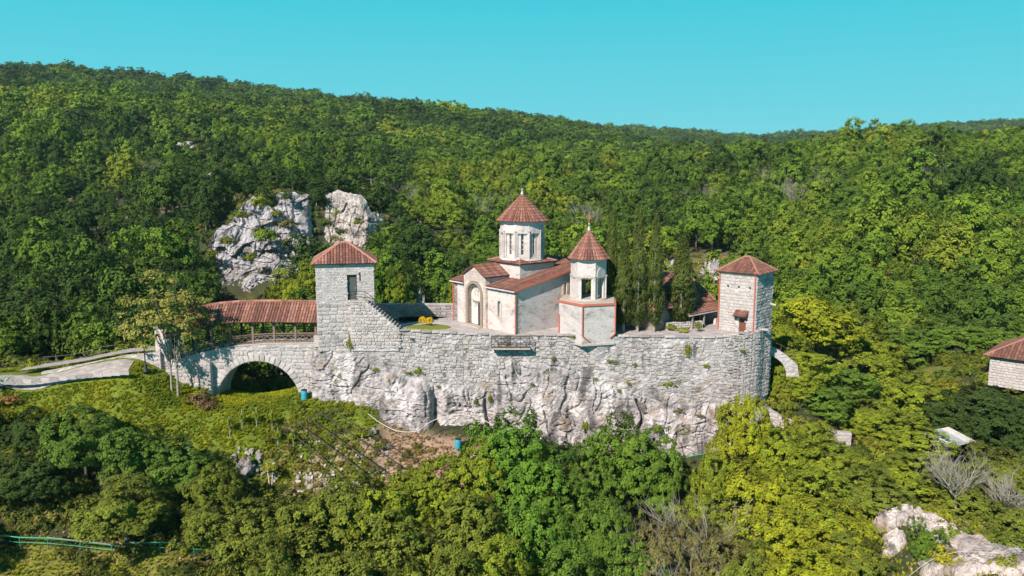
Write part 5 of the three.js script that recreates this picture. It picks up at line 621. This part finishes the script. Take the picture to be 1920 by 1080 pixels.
{
  R = mulberry(4242); const bins = new Float32Array(700).fill(-9), ALEN = 0.70;
  for (let r = 88; r < 2500;) {
    const sp = r < 300 ? lerp(6.4, 8.0, (r - 88) / 212) : r < 700 ? lerp(8.0, 10.2, (r - 300) / 400) : lerp(10.2, 16, (r - 700) / 1250), da = sp / r; const ring = [];
    for (let a = -ALEN + R() * da; a < ALEN; a += da) {
      const rr2 = r + (R() - 0.5) * sp * 0.9, aa = a + (R() - 0.5) * da * 0.8, x = TX + Math.sin(aa) * rr2, z = TZ - Math.cos(aa) * rr2, roll = R(), tall = 0.8 + 0.5 * R(), size = (0.58 + 1.05 * R() * R() + 0.1) * (r > 700 ? 1.55 : lerp(1.08, 1.5, (r - 88) / 612)), turn = R() * 6.28;
      if (x > -24 && x < 32 && z > -32) continue; if (z > -9 - 0.05 * Math.abs(x)) continue; if (x > 29 && z > -34 && x < 75) continue;
      if (x > -95 && x < -20 && z > -141) { const [qx, qy] = project(x, H(x, z) + 7.6 * size, z); if (z > -124 ? qx > 392 && qx < 575 && qy < 566 : x > -79.5 && x < -56 || x > -83 && x < -53 && roll < 0.4) continue; }
      if (x > -60 && x < -30 && z > -154 && z < -10) { const [qx, qy] = project(x, H(x, z) + 7.8 * size, z); if (qx > 600 && qx < 712 && qy < 462 && (z > -138 || roll > 0.2)) continue; }
      if (ROCKS.some((p) => { const dx = x - p.x, dz = z - p.z; return dz > -3 && dz < (p.z < -200 ? 16 : 9) && Math.abs(dx - dz * (p.x / (80 - p.z)) * -1) < (p.z < -200 ? 5 : 3); })) continue;
      const sc = scrubAt(x, z); if (roll < sc * 0.96) { for (let q = 0; q < 4; q++) bushes.push([x + (R() - 0.5) * 7, z + (R() - 0.5) * 7, 0.5 + R() * R() * 1.6, 1]); continue; }
      const y = H(x, z), h = 6.2 * size, el = (y + h - 17) / rr2, b = Math.floor((aa / ALEN * 0.5 + 0.5) * 699), gEl = (y + h * 0.5 - 17) / rr2;
      if (el < bins[b] - 0.012) continue; ring.push([b, gEl]);
      const [px, py] = project(x, y + 4 * size, z), n = fbm(x * 0.012, z * 0.012, 6, 3) + (rr2 > 640 ? -0.2 : 0) + 0.5 * (R() - 0.5) + (x < -40 && r < 420 ? -0.17 : 0.05) + (x > 30 && r < 230 ? 0.12 : 0) , tone = clamp(Math.floor((n + 0.42) * 5.2), 0, 4);  // tone paints distance into far trees and shade into the left slope
      forest.push({ x, y, z, size, tall, turn, r: rr2, px, py, tone, k: ri(5) });
    }
    for (const [b, e] of ring) for (let q = -1; q <= 1; q++) if (bins[b + q] < e) bins[b + q] = e;
    r += sp * 0.88;
  }
  const zoneX = (px) => [[120, 'at far left'], [260, 'behind the left path'], [390, 'left of the cliff'], [480, 'over the cliff\'s left half'], [600, 'over the cliff\'s right half'], [710, 'behind the gate tower'], [850, 'between gate tower and church'], [940, 'left of the church dome'], [1060, 'right of the church dome'], [1180, 'behind the bell tower roof'], [1340, 'behind the cypresses'], [1450, 'behind the corner tower'], [1560, 'just right of the corner tower'], [1680, 'in the right-hand wood'], [1800, 'above the right clearing'], [9999, 'above the right-edge house']].find((q) => px < q[0])[1];
  const zoneY = (py) => (py < 300 ? 'high up' : py < 350 ? 'well up the slope' : py < 400 ? 'halfway up' : py < 440 ? 'below halfway' : py < 480 ? 'lower slope' : py < 520 ? 'low down' : py < 560 ? 'near the slope\'s foot' : 'at the slope\'s foot');
  const seen = forest.filter((f) => f.px > 8 && f.px < 1912 && f.py < 640 && !(f.px > 585 && f.px < 710 && f.py > 470) && !(f.px > 845 && f.px < 1150 && f.py > 480) && !(f.px > 935 && f.px < 1025 && f.py > 380) && !(f.px > 1150 && f.px < 1450 && f.py > 470) && !(f.px > 700 && f.py > 560 && f.px < 1460)).sort((a, b) => b.size / b.r - a.size / a.r).slice(0, 215);
  const tops = new Set(seen), same = {}; seen.forEach((f) => { f.label = `${HT[f.tone].n} ${f.size > 1.2 ? 'big' : f.size > 0.9 ? 'middling' : 'small'} tree ${zoneX(f.px)}, ${zoneY(f.py)}`; if (f.label.split(' ').length > 13) f.label = f.label.replace(/ (big|middling|small) tree/, ' tree'); (same[f.label] ??= []).push(f); }); Object.values(same).forEach((l) => { if (l.length > 1) l.sort((a, b) => a.px - b.px).forEach((f, i) => { f.label += `, ${ORD[i]} from left`; }); });
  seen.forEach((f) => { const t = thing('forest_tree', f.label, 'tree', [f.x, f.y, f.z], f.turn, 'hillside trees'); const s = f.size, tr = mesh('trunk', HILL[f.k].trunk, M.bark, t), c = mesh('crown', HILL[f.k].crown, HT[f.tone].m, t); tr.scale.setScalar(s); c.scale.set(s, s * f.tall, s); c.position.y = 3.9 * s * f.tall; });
  const g = thing('forest', 'dense green broadleaf forest covering the hills behind the monastery', 'forest'); tag(g, null, null, null, 'stuff');
  const d = new THREE.Object3D(), put = (name, geo, list, f) => { if (!list.length) return; const im = new THREE.InstancedMesh(geo, LM.f, list.length); list.forEach((e, i) => { f(d, e); d.updateMatrix(); im.setMatrixAt(i, d.matrix); im.setColorAt(i, e.col); }); im.name = name; im.castShadow = im.receiveShadow = true; g.add(im); };
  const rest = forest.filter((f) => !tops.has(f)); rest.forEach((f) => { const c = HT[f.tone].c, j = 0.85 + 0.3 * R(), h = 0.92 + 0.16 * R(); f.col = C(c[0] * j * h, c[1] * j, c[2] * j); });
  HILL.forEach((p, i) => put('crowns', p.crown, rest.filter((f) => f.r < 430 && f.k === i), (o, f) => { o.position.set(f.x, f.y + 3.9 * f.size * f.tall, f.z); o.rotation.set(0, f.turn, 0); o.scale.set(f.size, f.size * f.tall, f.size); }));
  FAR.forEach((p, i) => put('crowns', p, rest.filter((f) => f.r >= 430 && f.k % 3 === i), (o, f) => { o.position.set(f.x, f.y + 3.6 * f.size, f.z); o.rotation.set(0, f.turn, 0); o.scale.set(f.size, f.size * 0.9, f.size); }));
  const tr = rest.filter((f) => f.r < 400); const im = new THREE.InstancedMesh(HILL[0].trunk, M.bark_pale, tr.length); tr.forEach((f, i) => { d.position.set(f.x, f.y, f.z); d.rotation.set(0, f.turn, 0); d.scale.setScalar(f.size); d.updateMatrix(); im.setMatrixAt(i, d.matrix); }); im.name = 'trunks'; im.castShadow = im.receiveShadow = true; g.add(im);
  console.log('forest', forest.length, 'single', seen.length, 'bush', bushes.length);
}
{ // undergrowth: low bushes between the trees and on the open patches
  R = mulberry(777); const list = bushes.map(([x, z, s]) => ({ x, z, s, c: [[0.24, 0.22, 0.07], [0.17, 0.20, 0.035], [0.11, 0.16, 0.02], [0.27, 0.23, 0.10]][ri(4)] })); for (let i = 0; i < 900; i++) { const x = rr(-88, -34), z = rr(-156, -114); if (x > -80 && x < -55.5 && z > -134 && z < -121 || x > -54 && x < -38.5 && z > -149 && z < -128 && R() < 0.45) continue; list.push({ x, z, s: rr(0.6, 1.7), c: [[0.13, 0.16, 0.03], [0.08, 0.13, 0.018], [0.18, 0.18, 0.045]][ri(3)] }); }
  for (const [x0, x1, z0, z1, n, s0, s1, pal] of [[-70, -20, 9, 32, 700, 0.5, 1.3, [[0.10, 0.12, 0.02], [0.15, 0.15, 0.03], [0.06, 0.09, 0.015]]], [-20, 16, 8.5, 36, 700, 0.6, 1.5, [[0.12, 0.15, 0.02], [0.08, 0.13, 0.016]]], [15, 52, 5, 36, 1300, 0.5, 1.3, [[0.26, 0.25, 0.016], [0.19, 0.21, 0.018], [0.13, 0.17, 0.02]]], [27.5, 34, -16, -4.5, 90, 0.5, 1.1, [[0.15, 0.18, 0.018], [0.20, 0.21, 0.02]]], [28, 80, -34, 5, 900, 0.6, 1.6, [[0.15, 0.18, 0.018], [0.20, 0.21, 0.02], [0.08, 0.12, 0.016]]], [-75, -24, -40, -6.5, 420, 0.6, 1.5, [[0.10, 0.13, 0.02], [0.14, 0.15, 0.03], [0.05, 0.08, 0.014]]], [-24, -6, 3, 9, 150, 0.2, 0.6, [[0.12, 0.14, 0.02], [0.2, 0.16, 0.04]]], [-22, -16.5, 1.0, 4.2, 60, 0.25, 0.6, [[0.14, 0.19, 0.02], [0.17, 0.18, 0.03]]]])
    for (let i = 0; i < n; i++) { const x = rr(x0, x1), z = rr(z0, z1); if (x > 28 && x < 40 && z > 15.5 && z < 30 && R() < 0.93) continue; if (x > 26.4 && x < 36 && z > -2.6 && z < 2.6 && R() < 0.7) continue; if (x > 53 && x < 58 && z < -20 && z > -28) continue; if (x > -48 && x < -19 && z > 14.3 && R() < 0.72) continue; list.push({ x, z, s: rr(s0, s1), c: pal[ri(pal.length)] }); }
  const g = new THREE.Group(); g.name = 'undergrowth'; scene.add(g); tag(g, 'low leafy bushes filling the ground between the trees', 'undergrowth', null, 'stuff');
  BUSH.forEach((b, k) => { const l = list.filter((_, i) => i % 3 === k), im = new THREE.InstancedMesh(b, LM.f, l.length), d = new THREE.Object3D(); l.forEach((e, i) => { d.position.set(e.x, H(e.x, e.z) + e.s * 0.3, e.z); d.rotation.set(0, R() * 6.28, 0); d.scale.set(e.s, e.s * rr(0.7, 1.2), e.s); d.updateMatrix(); im.setMatrixAt(i, d.matrix); const j = rr(0.75, 1.25); im.setColorAt(i, C(e.c[0] * j, e.c[1] * j, e.c[2] * j)); }); im.name = 'bush_leaves'; im.castShadow = im.receiveShadow = true; g.add(im); });
}
{ // grass on the lawn
  R = mulberry(55); const b = []; for (let i = 0; i < 9; i++) { const a = i * 2.4, p = V(Math.cos(a) * 0.1 * R(), 0.09, Math.sin(a) * 0.1 * R()), d = V(Math.cos(a) * 0.5, 1, Math.sin(a) * 0.5).normalize(), n = V(Math.cos(a), -0.5, Math.sin(a)).normalize(); b.push([p, n, d, 0.24, 0.05, [1, 1, 1]]); }
  const l = []; for (let i = 0; i < 14000; i++) { const right = i % 2, x = right ? rr(24, 50) : rr(-50, -16), z = right ? rr(8, 33) : rr(10, 26); l.push([x, z, R() < 0.25]); } for (let i = 0; i < 52000; i++) { const x = rr(-68, -1), z = rr(-6, 11), w = Math.max(lawnAt(x, z), 0.45 * dryAt(x, z), x > -24 ? 0.35 * (z > 2 && z < 9) : 0); if (R() > w || (fbm(x * 0.55, z * 0.55, 12, 3) < -0.1 && R() < 0.75)) continue; if (z > 0 && z < 2.75 && x < -38.4 || z > -3.3 && z <= 0 && x < -35.6) continue; l.push([x, z, dryAt(x, z) > 0.3]); }
  const im = new THREE.InstancedMesh(leafGeo(b), LM.f, l.length), d = new THREE.Object3D(); l.forEach(([x, z, dry], i) => { d.position.set(x, H(x, z) - 0.01, z); d.rotation.set(0, R() * 6.28, 0); d.scale.setScalar(rr(0.7, 1.7)); d.updateMatrix(); im.setMatrixAt(i, d.matrix); const n = fbm(x * 0.4, z * 0.4, 2, 3), j = rr(0.75, 1.3); im.setColorAt(i, dry ? C(0.38 * j, 0.28 * j, 0.16 * j) : C((0.235 + 0.26 * n) * j, (0.265 + 0.16 * n) * j, 0.013)); });
  im.name = 'grass'; im.castShadow = im.receiveShadow = true; scene.add(im); tag(im, 'bright short grass of the lawn below the bridge', 'grass', null, 'stuff');
}
// cypresses in the courtyard
R = mulberry(31);
const CYP = [0, 1, 2].map((i) => crownLeaves(900 + i, { column: true, rx: 1.2, ry: 5.4, clumps: 330, leaves: 44, leaf: 0.24, cr: 0.36, flat: 1.6, up: 0.1, wide: 0.4, hue: 0.2 }));
[[10.7, -5.2, 12.2, 0.72, 0, 'feathery cypress rising behind the bell tower'], [11.7, -2.6, 9.8, 0.85, 1, 'cypress standing closest to the bell tower'], [13.2, -2.6, 12.9, 0.8, 2, 'tallest slim cypress in the courtyard row'], [14.9, -2.5, 12.2, 0.78, 0, 'third cypress of the row, pale trunk, right of the tallest'], [18.1, -4.4, 9.6, 1.15, 1, 'broad dark cypress left of the porch house roof']].forEach(([x, z, h, w, k, l]) => { const t = thing('cypress', l, 'tree', [x, 0, z], rr(0, 6), 'cypresses in the courtyard'), s = (h - 0.9) / 10.8; mesh('trunk', boxUV(bar(V(0, -0.2, 0), V(0, h * 0.8, 0), 0.17, 7, 0.05)), M.bark_pale, t); const c = mesh('crown', CYP[k].geo, LM.c, t); c.scale.set(w, s, w); c.position.y = 0.9 + 5.4 * s; });
{ // airy tree with two stems by the bridge
  const t = thing('ash_tree', 'airy olive tree with two slim stems in front of the bridge', 'tree', [-34.3, H(-34.3, 1.2), 1.2]), c = crownLeaves(41, { rx: 4.1, ry: 3.9, clumps: 150, leaves: 52, leaf: 0.3, cr: 0.72, flat: 0.5, up: 0.5, lobes: 0.6, hue: 0.35 }), m = mesh('crown', c.geo, leafMat('leaves_ash', [0.21, 0.205, 0.045]), t); m.position.set(0.2, 6.7, 0);
  const stem = (x, z, s) => { const g = trunkGeo(s, 6.4, 0.14, c.centres, 7.4, 12, 0.6).translate(x, 0, z); mesh('trunk', g, M.bark_pale, t); }; stem(-0.25, 0, 5); stem(0.45, 0.2, 6);
}
function shrub(name, label, x, y, z, w, h, m, k = 0, group, cat = 'shrub') { const s = thing(name, label, cat, [x, y, z], rr(0, 6), group); const c = mesh('foliage', BUSH[k % 3], m, s); c.scale.set(w, h, w); c.position.y = h * 0.62; mesh('stem', boxUV(bar(V(0, -0.15, 0), V(0, h * 0.8, 0), 0.03 + w * 0.02, 5)), M.bark, s); return s; }
{
  const gold = leafMat('leaves_gold', [0.55, 0.36, 0.015], 0.1), ball = crownLeaves(88, { rx: 0.85, ry: 0.8, clumps: 90, leaves: 30, leaf: 0.13, cr: 0.22, lobes: 0.1 }).geo; shrub('golden_shrub', 'left one of two round golden shrubs in the courtyard', -9.75, 0, -5.8, 0.5, 0.75, gold, 0, 'golden shrubs'); shrub('golden_shrub', 'right one of two round golden shrubs in the courtyard', -8.95, 0, -5.4, 0.5, 0.6, gold, 1, 'golden shrubs'); scene.children.slice(-2).forEach((o) => { o.children[0].geometry = ball; o.children[0].scale.set(0.55, 0.62, 0.55); o.children[0].position.y = 0.58; });
  const bed = struct('lawn_patch', boxUV(new THREE.CylinderGeometry(1.9, 2.0, 0.1, 28).scale(1.2, 1, 0.7).translate(-9, 0.05, -4.9)), new THREE.MeshStandardMaterial({ color: C(0.2, 0.24, 0.02), map: scaled(earthTex, 0.5), roughness: 1 }));
  const brown = leafMat('leaves_brown', [0.17, 0.11, 0.055]), rust = leafMat('leaves_rust', [0.28, 0.15, 0.05]);
  [[-31.3, 2.2, 1.3, 1.0, brown, 'brownish bush in front of the bridge buttress'], [-30.0, 3.0, 0.8, 0.7, brown, 'small brown bush at the foot of the bridge buttress'], [-49.6, 4.0, 1.3, 0.8, rust, 'rust-coloured bush below the agave'], [-31.8, 0.6, 0.9, 0.9, LM.y, 'green bush leaning on the bridge wall'], [-14.8, 3.5, 1.1, 0.7, LM.y, 'grassy tuft bush at the left foot of the buttress'], [-13.0, 4.2, 0.7, 0.5, LM.o, 'olive tuft below the buttress'], [-50.5, -2.2, 0.7, 0.9, LM.yl, 'pale yellow bush at the far left of the path'], [-47.2, -3.2, 0.55, 0.95, LM.yl, 'upright yellow bush behind the path'], [-42.3, -4.4, 0.8, 1.1, LM.y, 'green-yellow bush at the path fence'], [-40.3, -4.6, 0.7, 1.3, LM.yl, 'yellow bush by the path fence near the gate wall'], [-38.5, -4.8, 0.6, 1.3, LM.y, 'leafy bush just left of the gate wall'], [-44.5, -4.5, 0.9, 0.9, LM.o, 'olive bush behind the middle of the path fence']].forEach(([x, z, w, h, m, l], i) => shrub('bush', l, x, H(x, z), z, w, h, m, i, 'bushes around the lawn and path'));
  [[16.8, -3.1, 0.6, 0.5, LM.y, 'low green shrub on the planter wall'], [19.6, -2.6, 0.45, 0.75, LM.o, 'reddish-green shrub by the porch post'], [18.0, -2.3, 0.7, 0.35, LM.yl, 'yellow-green ground shrub behind the rampart coping']].forEach(([x, z, w, h, m, l], i) => shrub('courtyard_shrub', l, x, 0.05, z, w, h, m, i, 'shrubs in the courtyard'));
  // plants growing out of the wall
  const wp = [[-16.6, -0.9, 0.35, 1.5, 'y', 'yellow-green creeper climbing the foot of the gate tower'], [-10.2, -0.25, 0.28, 0.3, 'o', 'small tuft under the rampart top left of the portal'], [-14.0, -3.4, 0.4, 0.45, 'y', 'tuft of weed on the crag under the stair'], [-9.6, -3.7, 0.6, 0.7, 'y', 'bushy weed at the head of the buttress crevice'], [-10.6, -3.8, 0.5, 0.35, 'o', 'flat weed left of the crevice bush'], [-2.3, -6.5, 0.3, 1.1, 'y', 'green streak of moss plant in the crag fissure'], [4.3, -2.3, 0.35, 0.45, 'o', 'dry tuft below the balcony\'s right end'], [6.2, 0.0, 0.35, 0.35, 'y', 'tuft at the left foot of the bell tower base'], [10.2, -2.55, 0.8, 0.35, 'o', 'brown-green mat of weeds below the bell tower base'], [12.6, -2.9, 0.32, 0.38, 'y', 'round green tuft right below the bell tower'], [18.0, -1.6, 0.35, 1.6, 'y', 'long hanging green creeper on the rampart'], [19.9, -3.0, 0.45, 0.45, 'y', 'round tuft on the rampart right of the creeper'], [16.2, -5.0, 0.8, 0.5, 'y', 'green bush growing mid-face on the rampart'], [23.6, -1.5, 0.35, 0.35, 'o', 'tuft near the rampart\'s rounded corner'], [11.0, -5.6, 0.3, 0.4, 'y', 'tuft over the dark fissure in the crag'], [17.2, -7.8, 0.7, 0.5, 's', 'rusty weeds on the lower crag ledge'], [14.9, -9.4, 0.6, 0.9, 'o', 'green and rust weeds hanging low on the crag'], [19.3, -8.2, 0.6, 0.4, 's', 'dry weeds at the crag\'s lower right'], [7.6, -9.3, 0.5, 1.0, 'y', 'upright weed on the crag behind the middle trees'], [2.1, -4.9, 0.3, 0.3, 's', 'small dry weed in the pale streak of the crag'], [-7.6, -5.2, 0.35, 0.3, 's', 'rusty weed beside the buttress crevice'], [-3.7, -6.8, 0.3, 0.8, 'o', 'thin weed left of the fissure moss'], [8.6, -4.4, 0.28, 0.3, 'y', 'tiny tuft in the middle of the crag'], [12.0, -4.9, 0.3, 0.3, 'o', 'tiny tuft right of mid-crag']];
  wp.forEach(([x, y, w, h, k, l], i) => { const s = thing('wall_plant', l, 'plant', [x, y, faceOut(x, y) + (x < -15 ? 0.1 : 0.05)], 0, 'plants growing out of the wall and crag'); const c = mesh('foliage', BUSH[i % 3], LM[k], s); c.scale.set(w * 0.8, h * 0.8, 0.3); });
}
{ // agave
  const a = thing('agave', 'large blue-green agave rosette at the left edge by the path', 'plant', [-51, H(-51, 2.6), 2.6]), blue = new THREE.MeshStandardMaterial({ color: C(0.16, 0.25, 0.23), roughness: 0.7, side: THREE.DoubleSide });
  for (let i = 0; i < 34; i++) { const an = i * 2.4, t = 0.25 + 1.15 * (i / 34), L = 1.5 - 0.25 * (i / 34), P = [], I = []; for (let k = 0; k <= 5; k++) { const s = k / 5, w = 0.13 * Math.sin(Math.PI * Math.min(1, 0.25 + s * 0.75)), r = Math.sin(t + s * 0.25) * L * s, y = Math.cos(t + s * 0.3) * L * s + 0.1; for (const q of [-1, 0, 1]) P.push(r, y + Math.abs(q) * 0.05, q * w); if (k < 5) { const b = k * 3; I.push(b, b + 1, b + 3, b + 1, b + 4, b + 3, b + 1, b + 2, b + 4, b + 2, b + 5, b + 4); } } const g = new THREE.BufferGeometry(); g.setAttribute('position', new THREE.Float32BufferAttribute(P, 3)); g.setIndex(I); g.computeVertexNormals(); mesh('leaf', g.rotateY(an), blue, a); }
}
// dead trees with bare grey branches
function deadTree(label, x, z, h, spread, seed) {
  const q = mulberry(seed), t = thing('dead_tree', label, 'tree', [x, H(x, z), z], 0, 'bare grey trees'), limbs = [];
  const grow = (p, d, L, r, n, out) => { let a = p.clone(), dir = d.clone(); for (let i = 0; i < 3; i++) { dir.add(V(q() - 0.5, q() * 0.25 - 0.1, q() - 0.5).multiplyScalar(0.5)).normalize(); const b = a.clone().addScaledVector(dir, L / 3); out.push(bar(a, b, r * (1 - i * 0.22), 5, r * (0.78 - i * 0.22))); a = b; if (n > 0) { const k = 1 + (q() < 0.6); for (let j = 0; j < k; j++) grow(a, dir.clone().add(V((q() - 0.5) * 1.8, q() * 0.6, (q() - 0.5) * 1.8)).normalize(), L * (0.55 + 0.2 * q()), r * 0.5, n - 1, out); } } };
  mesh('trunk', boxUV(bar(V(0, -0.4, 0), V(0, h * 0.45, 0), 0.16, 7, 0.12)), M.dead_wood, t);
  for (let i = 0; i < 6; i++) { const out = [], a = i * 1.05 + q(); grow(V(0, h * (0.3 + 0.15 * q()), 0), V(Math.cos(a) * spread, 1, Math.sin(a) * spread).normalize(), h * 0.5, 0.085, 3, out); mesh('limb', boxUV(merge(out)), M.dead_wood, t); }
}
deadTree('bare grey tree sprawling in the scrub at lower centre right', 13.6, 20.5, 7.6, 1.5, 3); deadTree('smaller bare grey tree in front of the scrub, lower centre', 11.6, 23.2, 6.4, 1.5, 9); deadTree('bare grey branches beside the yellow thicket', 15.8, 18.2, 7.6, 1.2, 14); deadTree('leafless pale tree at the far lower right', 37.6, 15.6, 4.6, 0.8, 21); deadTree('leafless tree at the lower right edge of the frame', 41.0, 17.2, 3.8, 0.9, 27);
[[104, -190, 'on the right hill, below its middle'], [92, -182, 'left of the one on the right hill'], [128, -172, 'near the right edge of the hill'], [98, -226, 'high on the right hill'], [66, -200, 'above the corner tower'], [-6, -176, 'left of the church dome'], [22, -160, 'between dome and bell tower roof'], [-130, -215, 'among the left slope\'s trees'], [-38, -190, 'above the gate tower']].forEach(([x, z, l], i) => deadTree(`bare pale tree standing ${l}`, x, z, 11, 0.7, 60 + i));
{ // vine posts and young plants on the terrace edge
  [[-27.2, 5.9], [-26.2, 5.2], [-25.0, 4.6], [-23.6, 4.2], [-22.8, 5.2], [-21.4, 4.9]].forEach(([x, z], i) => { const v = thing('vine_plant', `young vine on a thin grey stake, ${ORD[i]} from the left below the arch`, 'plant', [x, H(x, z), z], 0, 'young vines on stakes'); mesh('stake', boxUV(bar(V(0, -0.2, 0), V(0.05, 2.0, 0), 0.035, 5)), M.grey_metal, v); const c = mesh('foliage', BUSH[i % 3], LM.y, v); c.scale.set(0.5, 0.75, 0.5); c.position.y = 1.2; });
  [[-22.9, 8.0, 'young fruit tree with white-painted stems below the terrace'], [-14.9, 8.0, 'spindly young tree at the foot of the pergola']].forEach(([x, z, l]) => { const v = thing('sapling', l, 'tree', [x, H(x, z), z]); mesh('trunk', boxUV(merge([bar(V(0, -0.2, 0), V(-0.12, 1.5, 0), 0.05, 6), bar(V(0.2, -0.2, 0), V(0.35, 1.5, 0), 0.05, 6)])), M.white_paint, v); const c = mesh('crown', BUSH[1], LM.yl, v); c.scale.set(0.8, 0.45, 0.8); c.position.set(0.1, 1.8, 0); });
}
[[-85.5, -121.5, 4, 6, 'd'], [-59.0, -118, 3.6, 6, 'y'], [-55, -121, 4.6, 7, 'g']].forEach(([x, z, r, h, k], i) => nearTree('cliff_tree', `${KIND[k]} tree at the big background cliff\'s foot, ${ORD[i]} from the left`, x, z, H(x, z) + h + 1.5, r, k, 'trees at the foot of the background cliff', i));
[[-66.5, 6.5, -131.5, 2.6, 'y'], [-74, -3, -127.5, 1.9, 'o'], [-63.5, -2.5, -128, 3.0, 'g'], [-62, 4, -131, 1.8, 'o'], [-70.8, 3.5, -130.5, 2.0, 'o'], [-59, 1.2, -131, 2.2, 's'], [-68, -7, -126.5, 1.6, 'y'], [-78.2, -6, -127.5, 1.7, 'yl'], [-65, -1, -128.5, 2.2, 'y'], [-72.5, 8, -134, 1.8, 's'], [-60.5, 8, -137, 2.0, 'd'], [-47, -1.5, -141, 1.9, 'd'], [-43, 1, -143, 1.7, 'o'], [-50, 3, -146, 2.0, 'y']].forEach(([x, y, z, s, k], i) => shrub('ledge_bush', ['bush on the cliff\'s top ledge', 'olive tuft on the cliff\'s left flank', 'biggest green bush in the middle of the cliff', 'olive bush above the middle one', 'tuft on the cliff\'s upper left ledge', 'greyish bush at the cliff\'s right edge', 'yellowish bush low on the cliff', 'yellow ivy clump on the cliff\'s left edge', 'yellowish bush left of the biggest one', 'grey tuft on the cliff\'s rim', 'dark bush at the right of the cliff\'s rim', 'dark round bush on the smaller cliff', 'olive bush on the smaller cliff\'s right', 'yellowish bush topping the smaller cliff'][i], x, y, z, s, s, LM[k], i, 'bushes on the background cliffs'));
[[-52, 28, 3.5, 5, 'm'], [-58, 22, 3, 5, 'd'], [-46, 34, 4, 5, 'm'], [-60, 31, 5, 5.5, 'd'], [-50, 40, 4, 5, 'g']].forEach(([x, z, y, r, k], i) => nearTree('roadside_tree', `tall ${KIND[k]} tree beyond the left edge of the frame, ${ORD[i]} along the slope`, x, z, y, r, k, 'tall trees shading the lower left', i));
renderer.render(scene, camera);
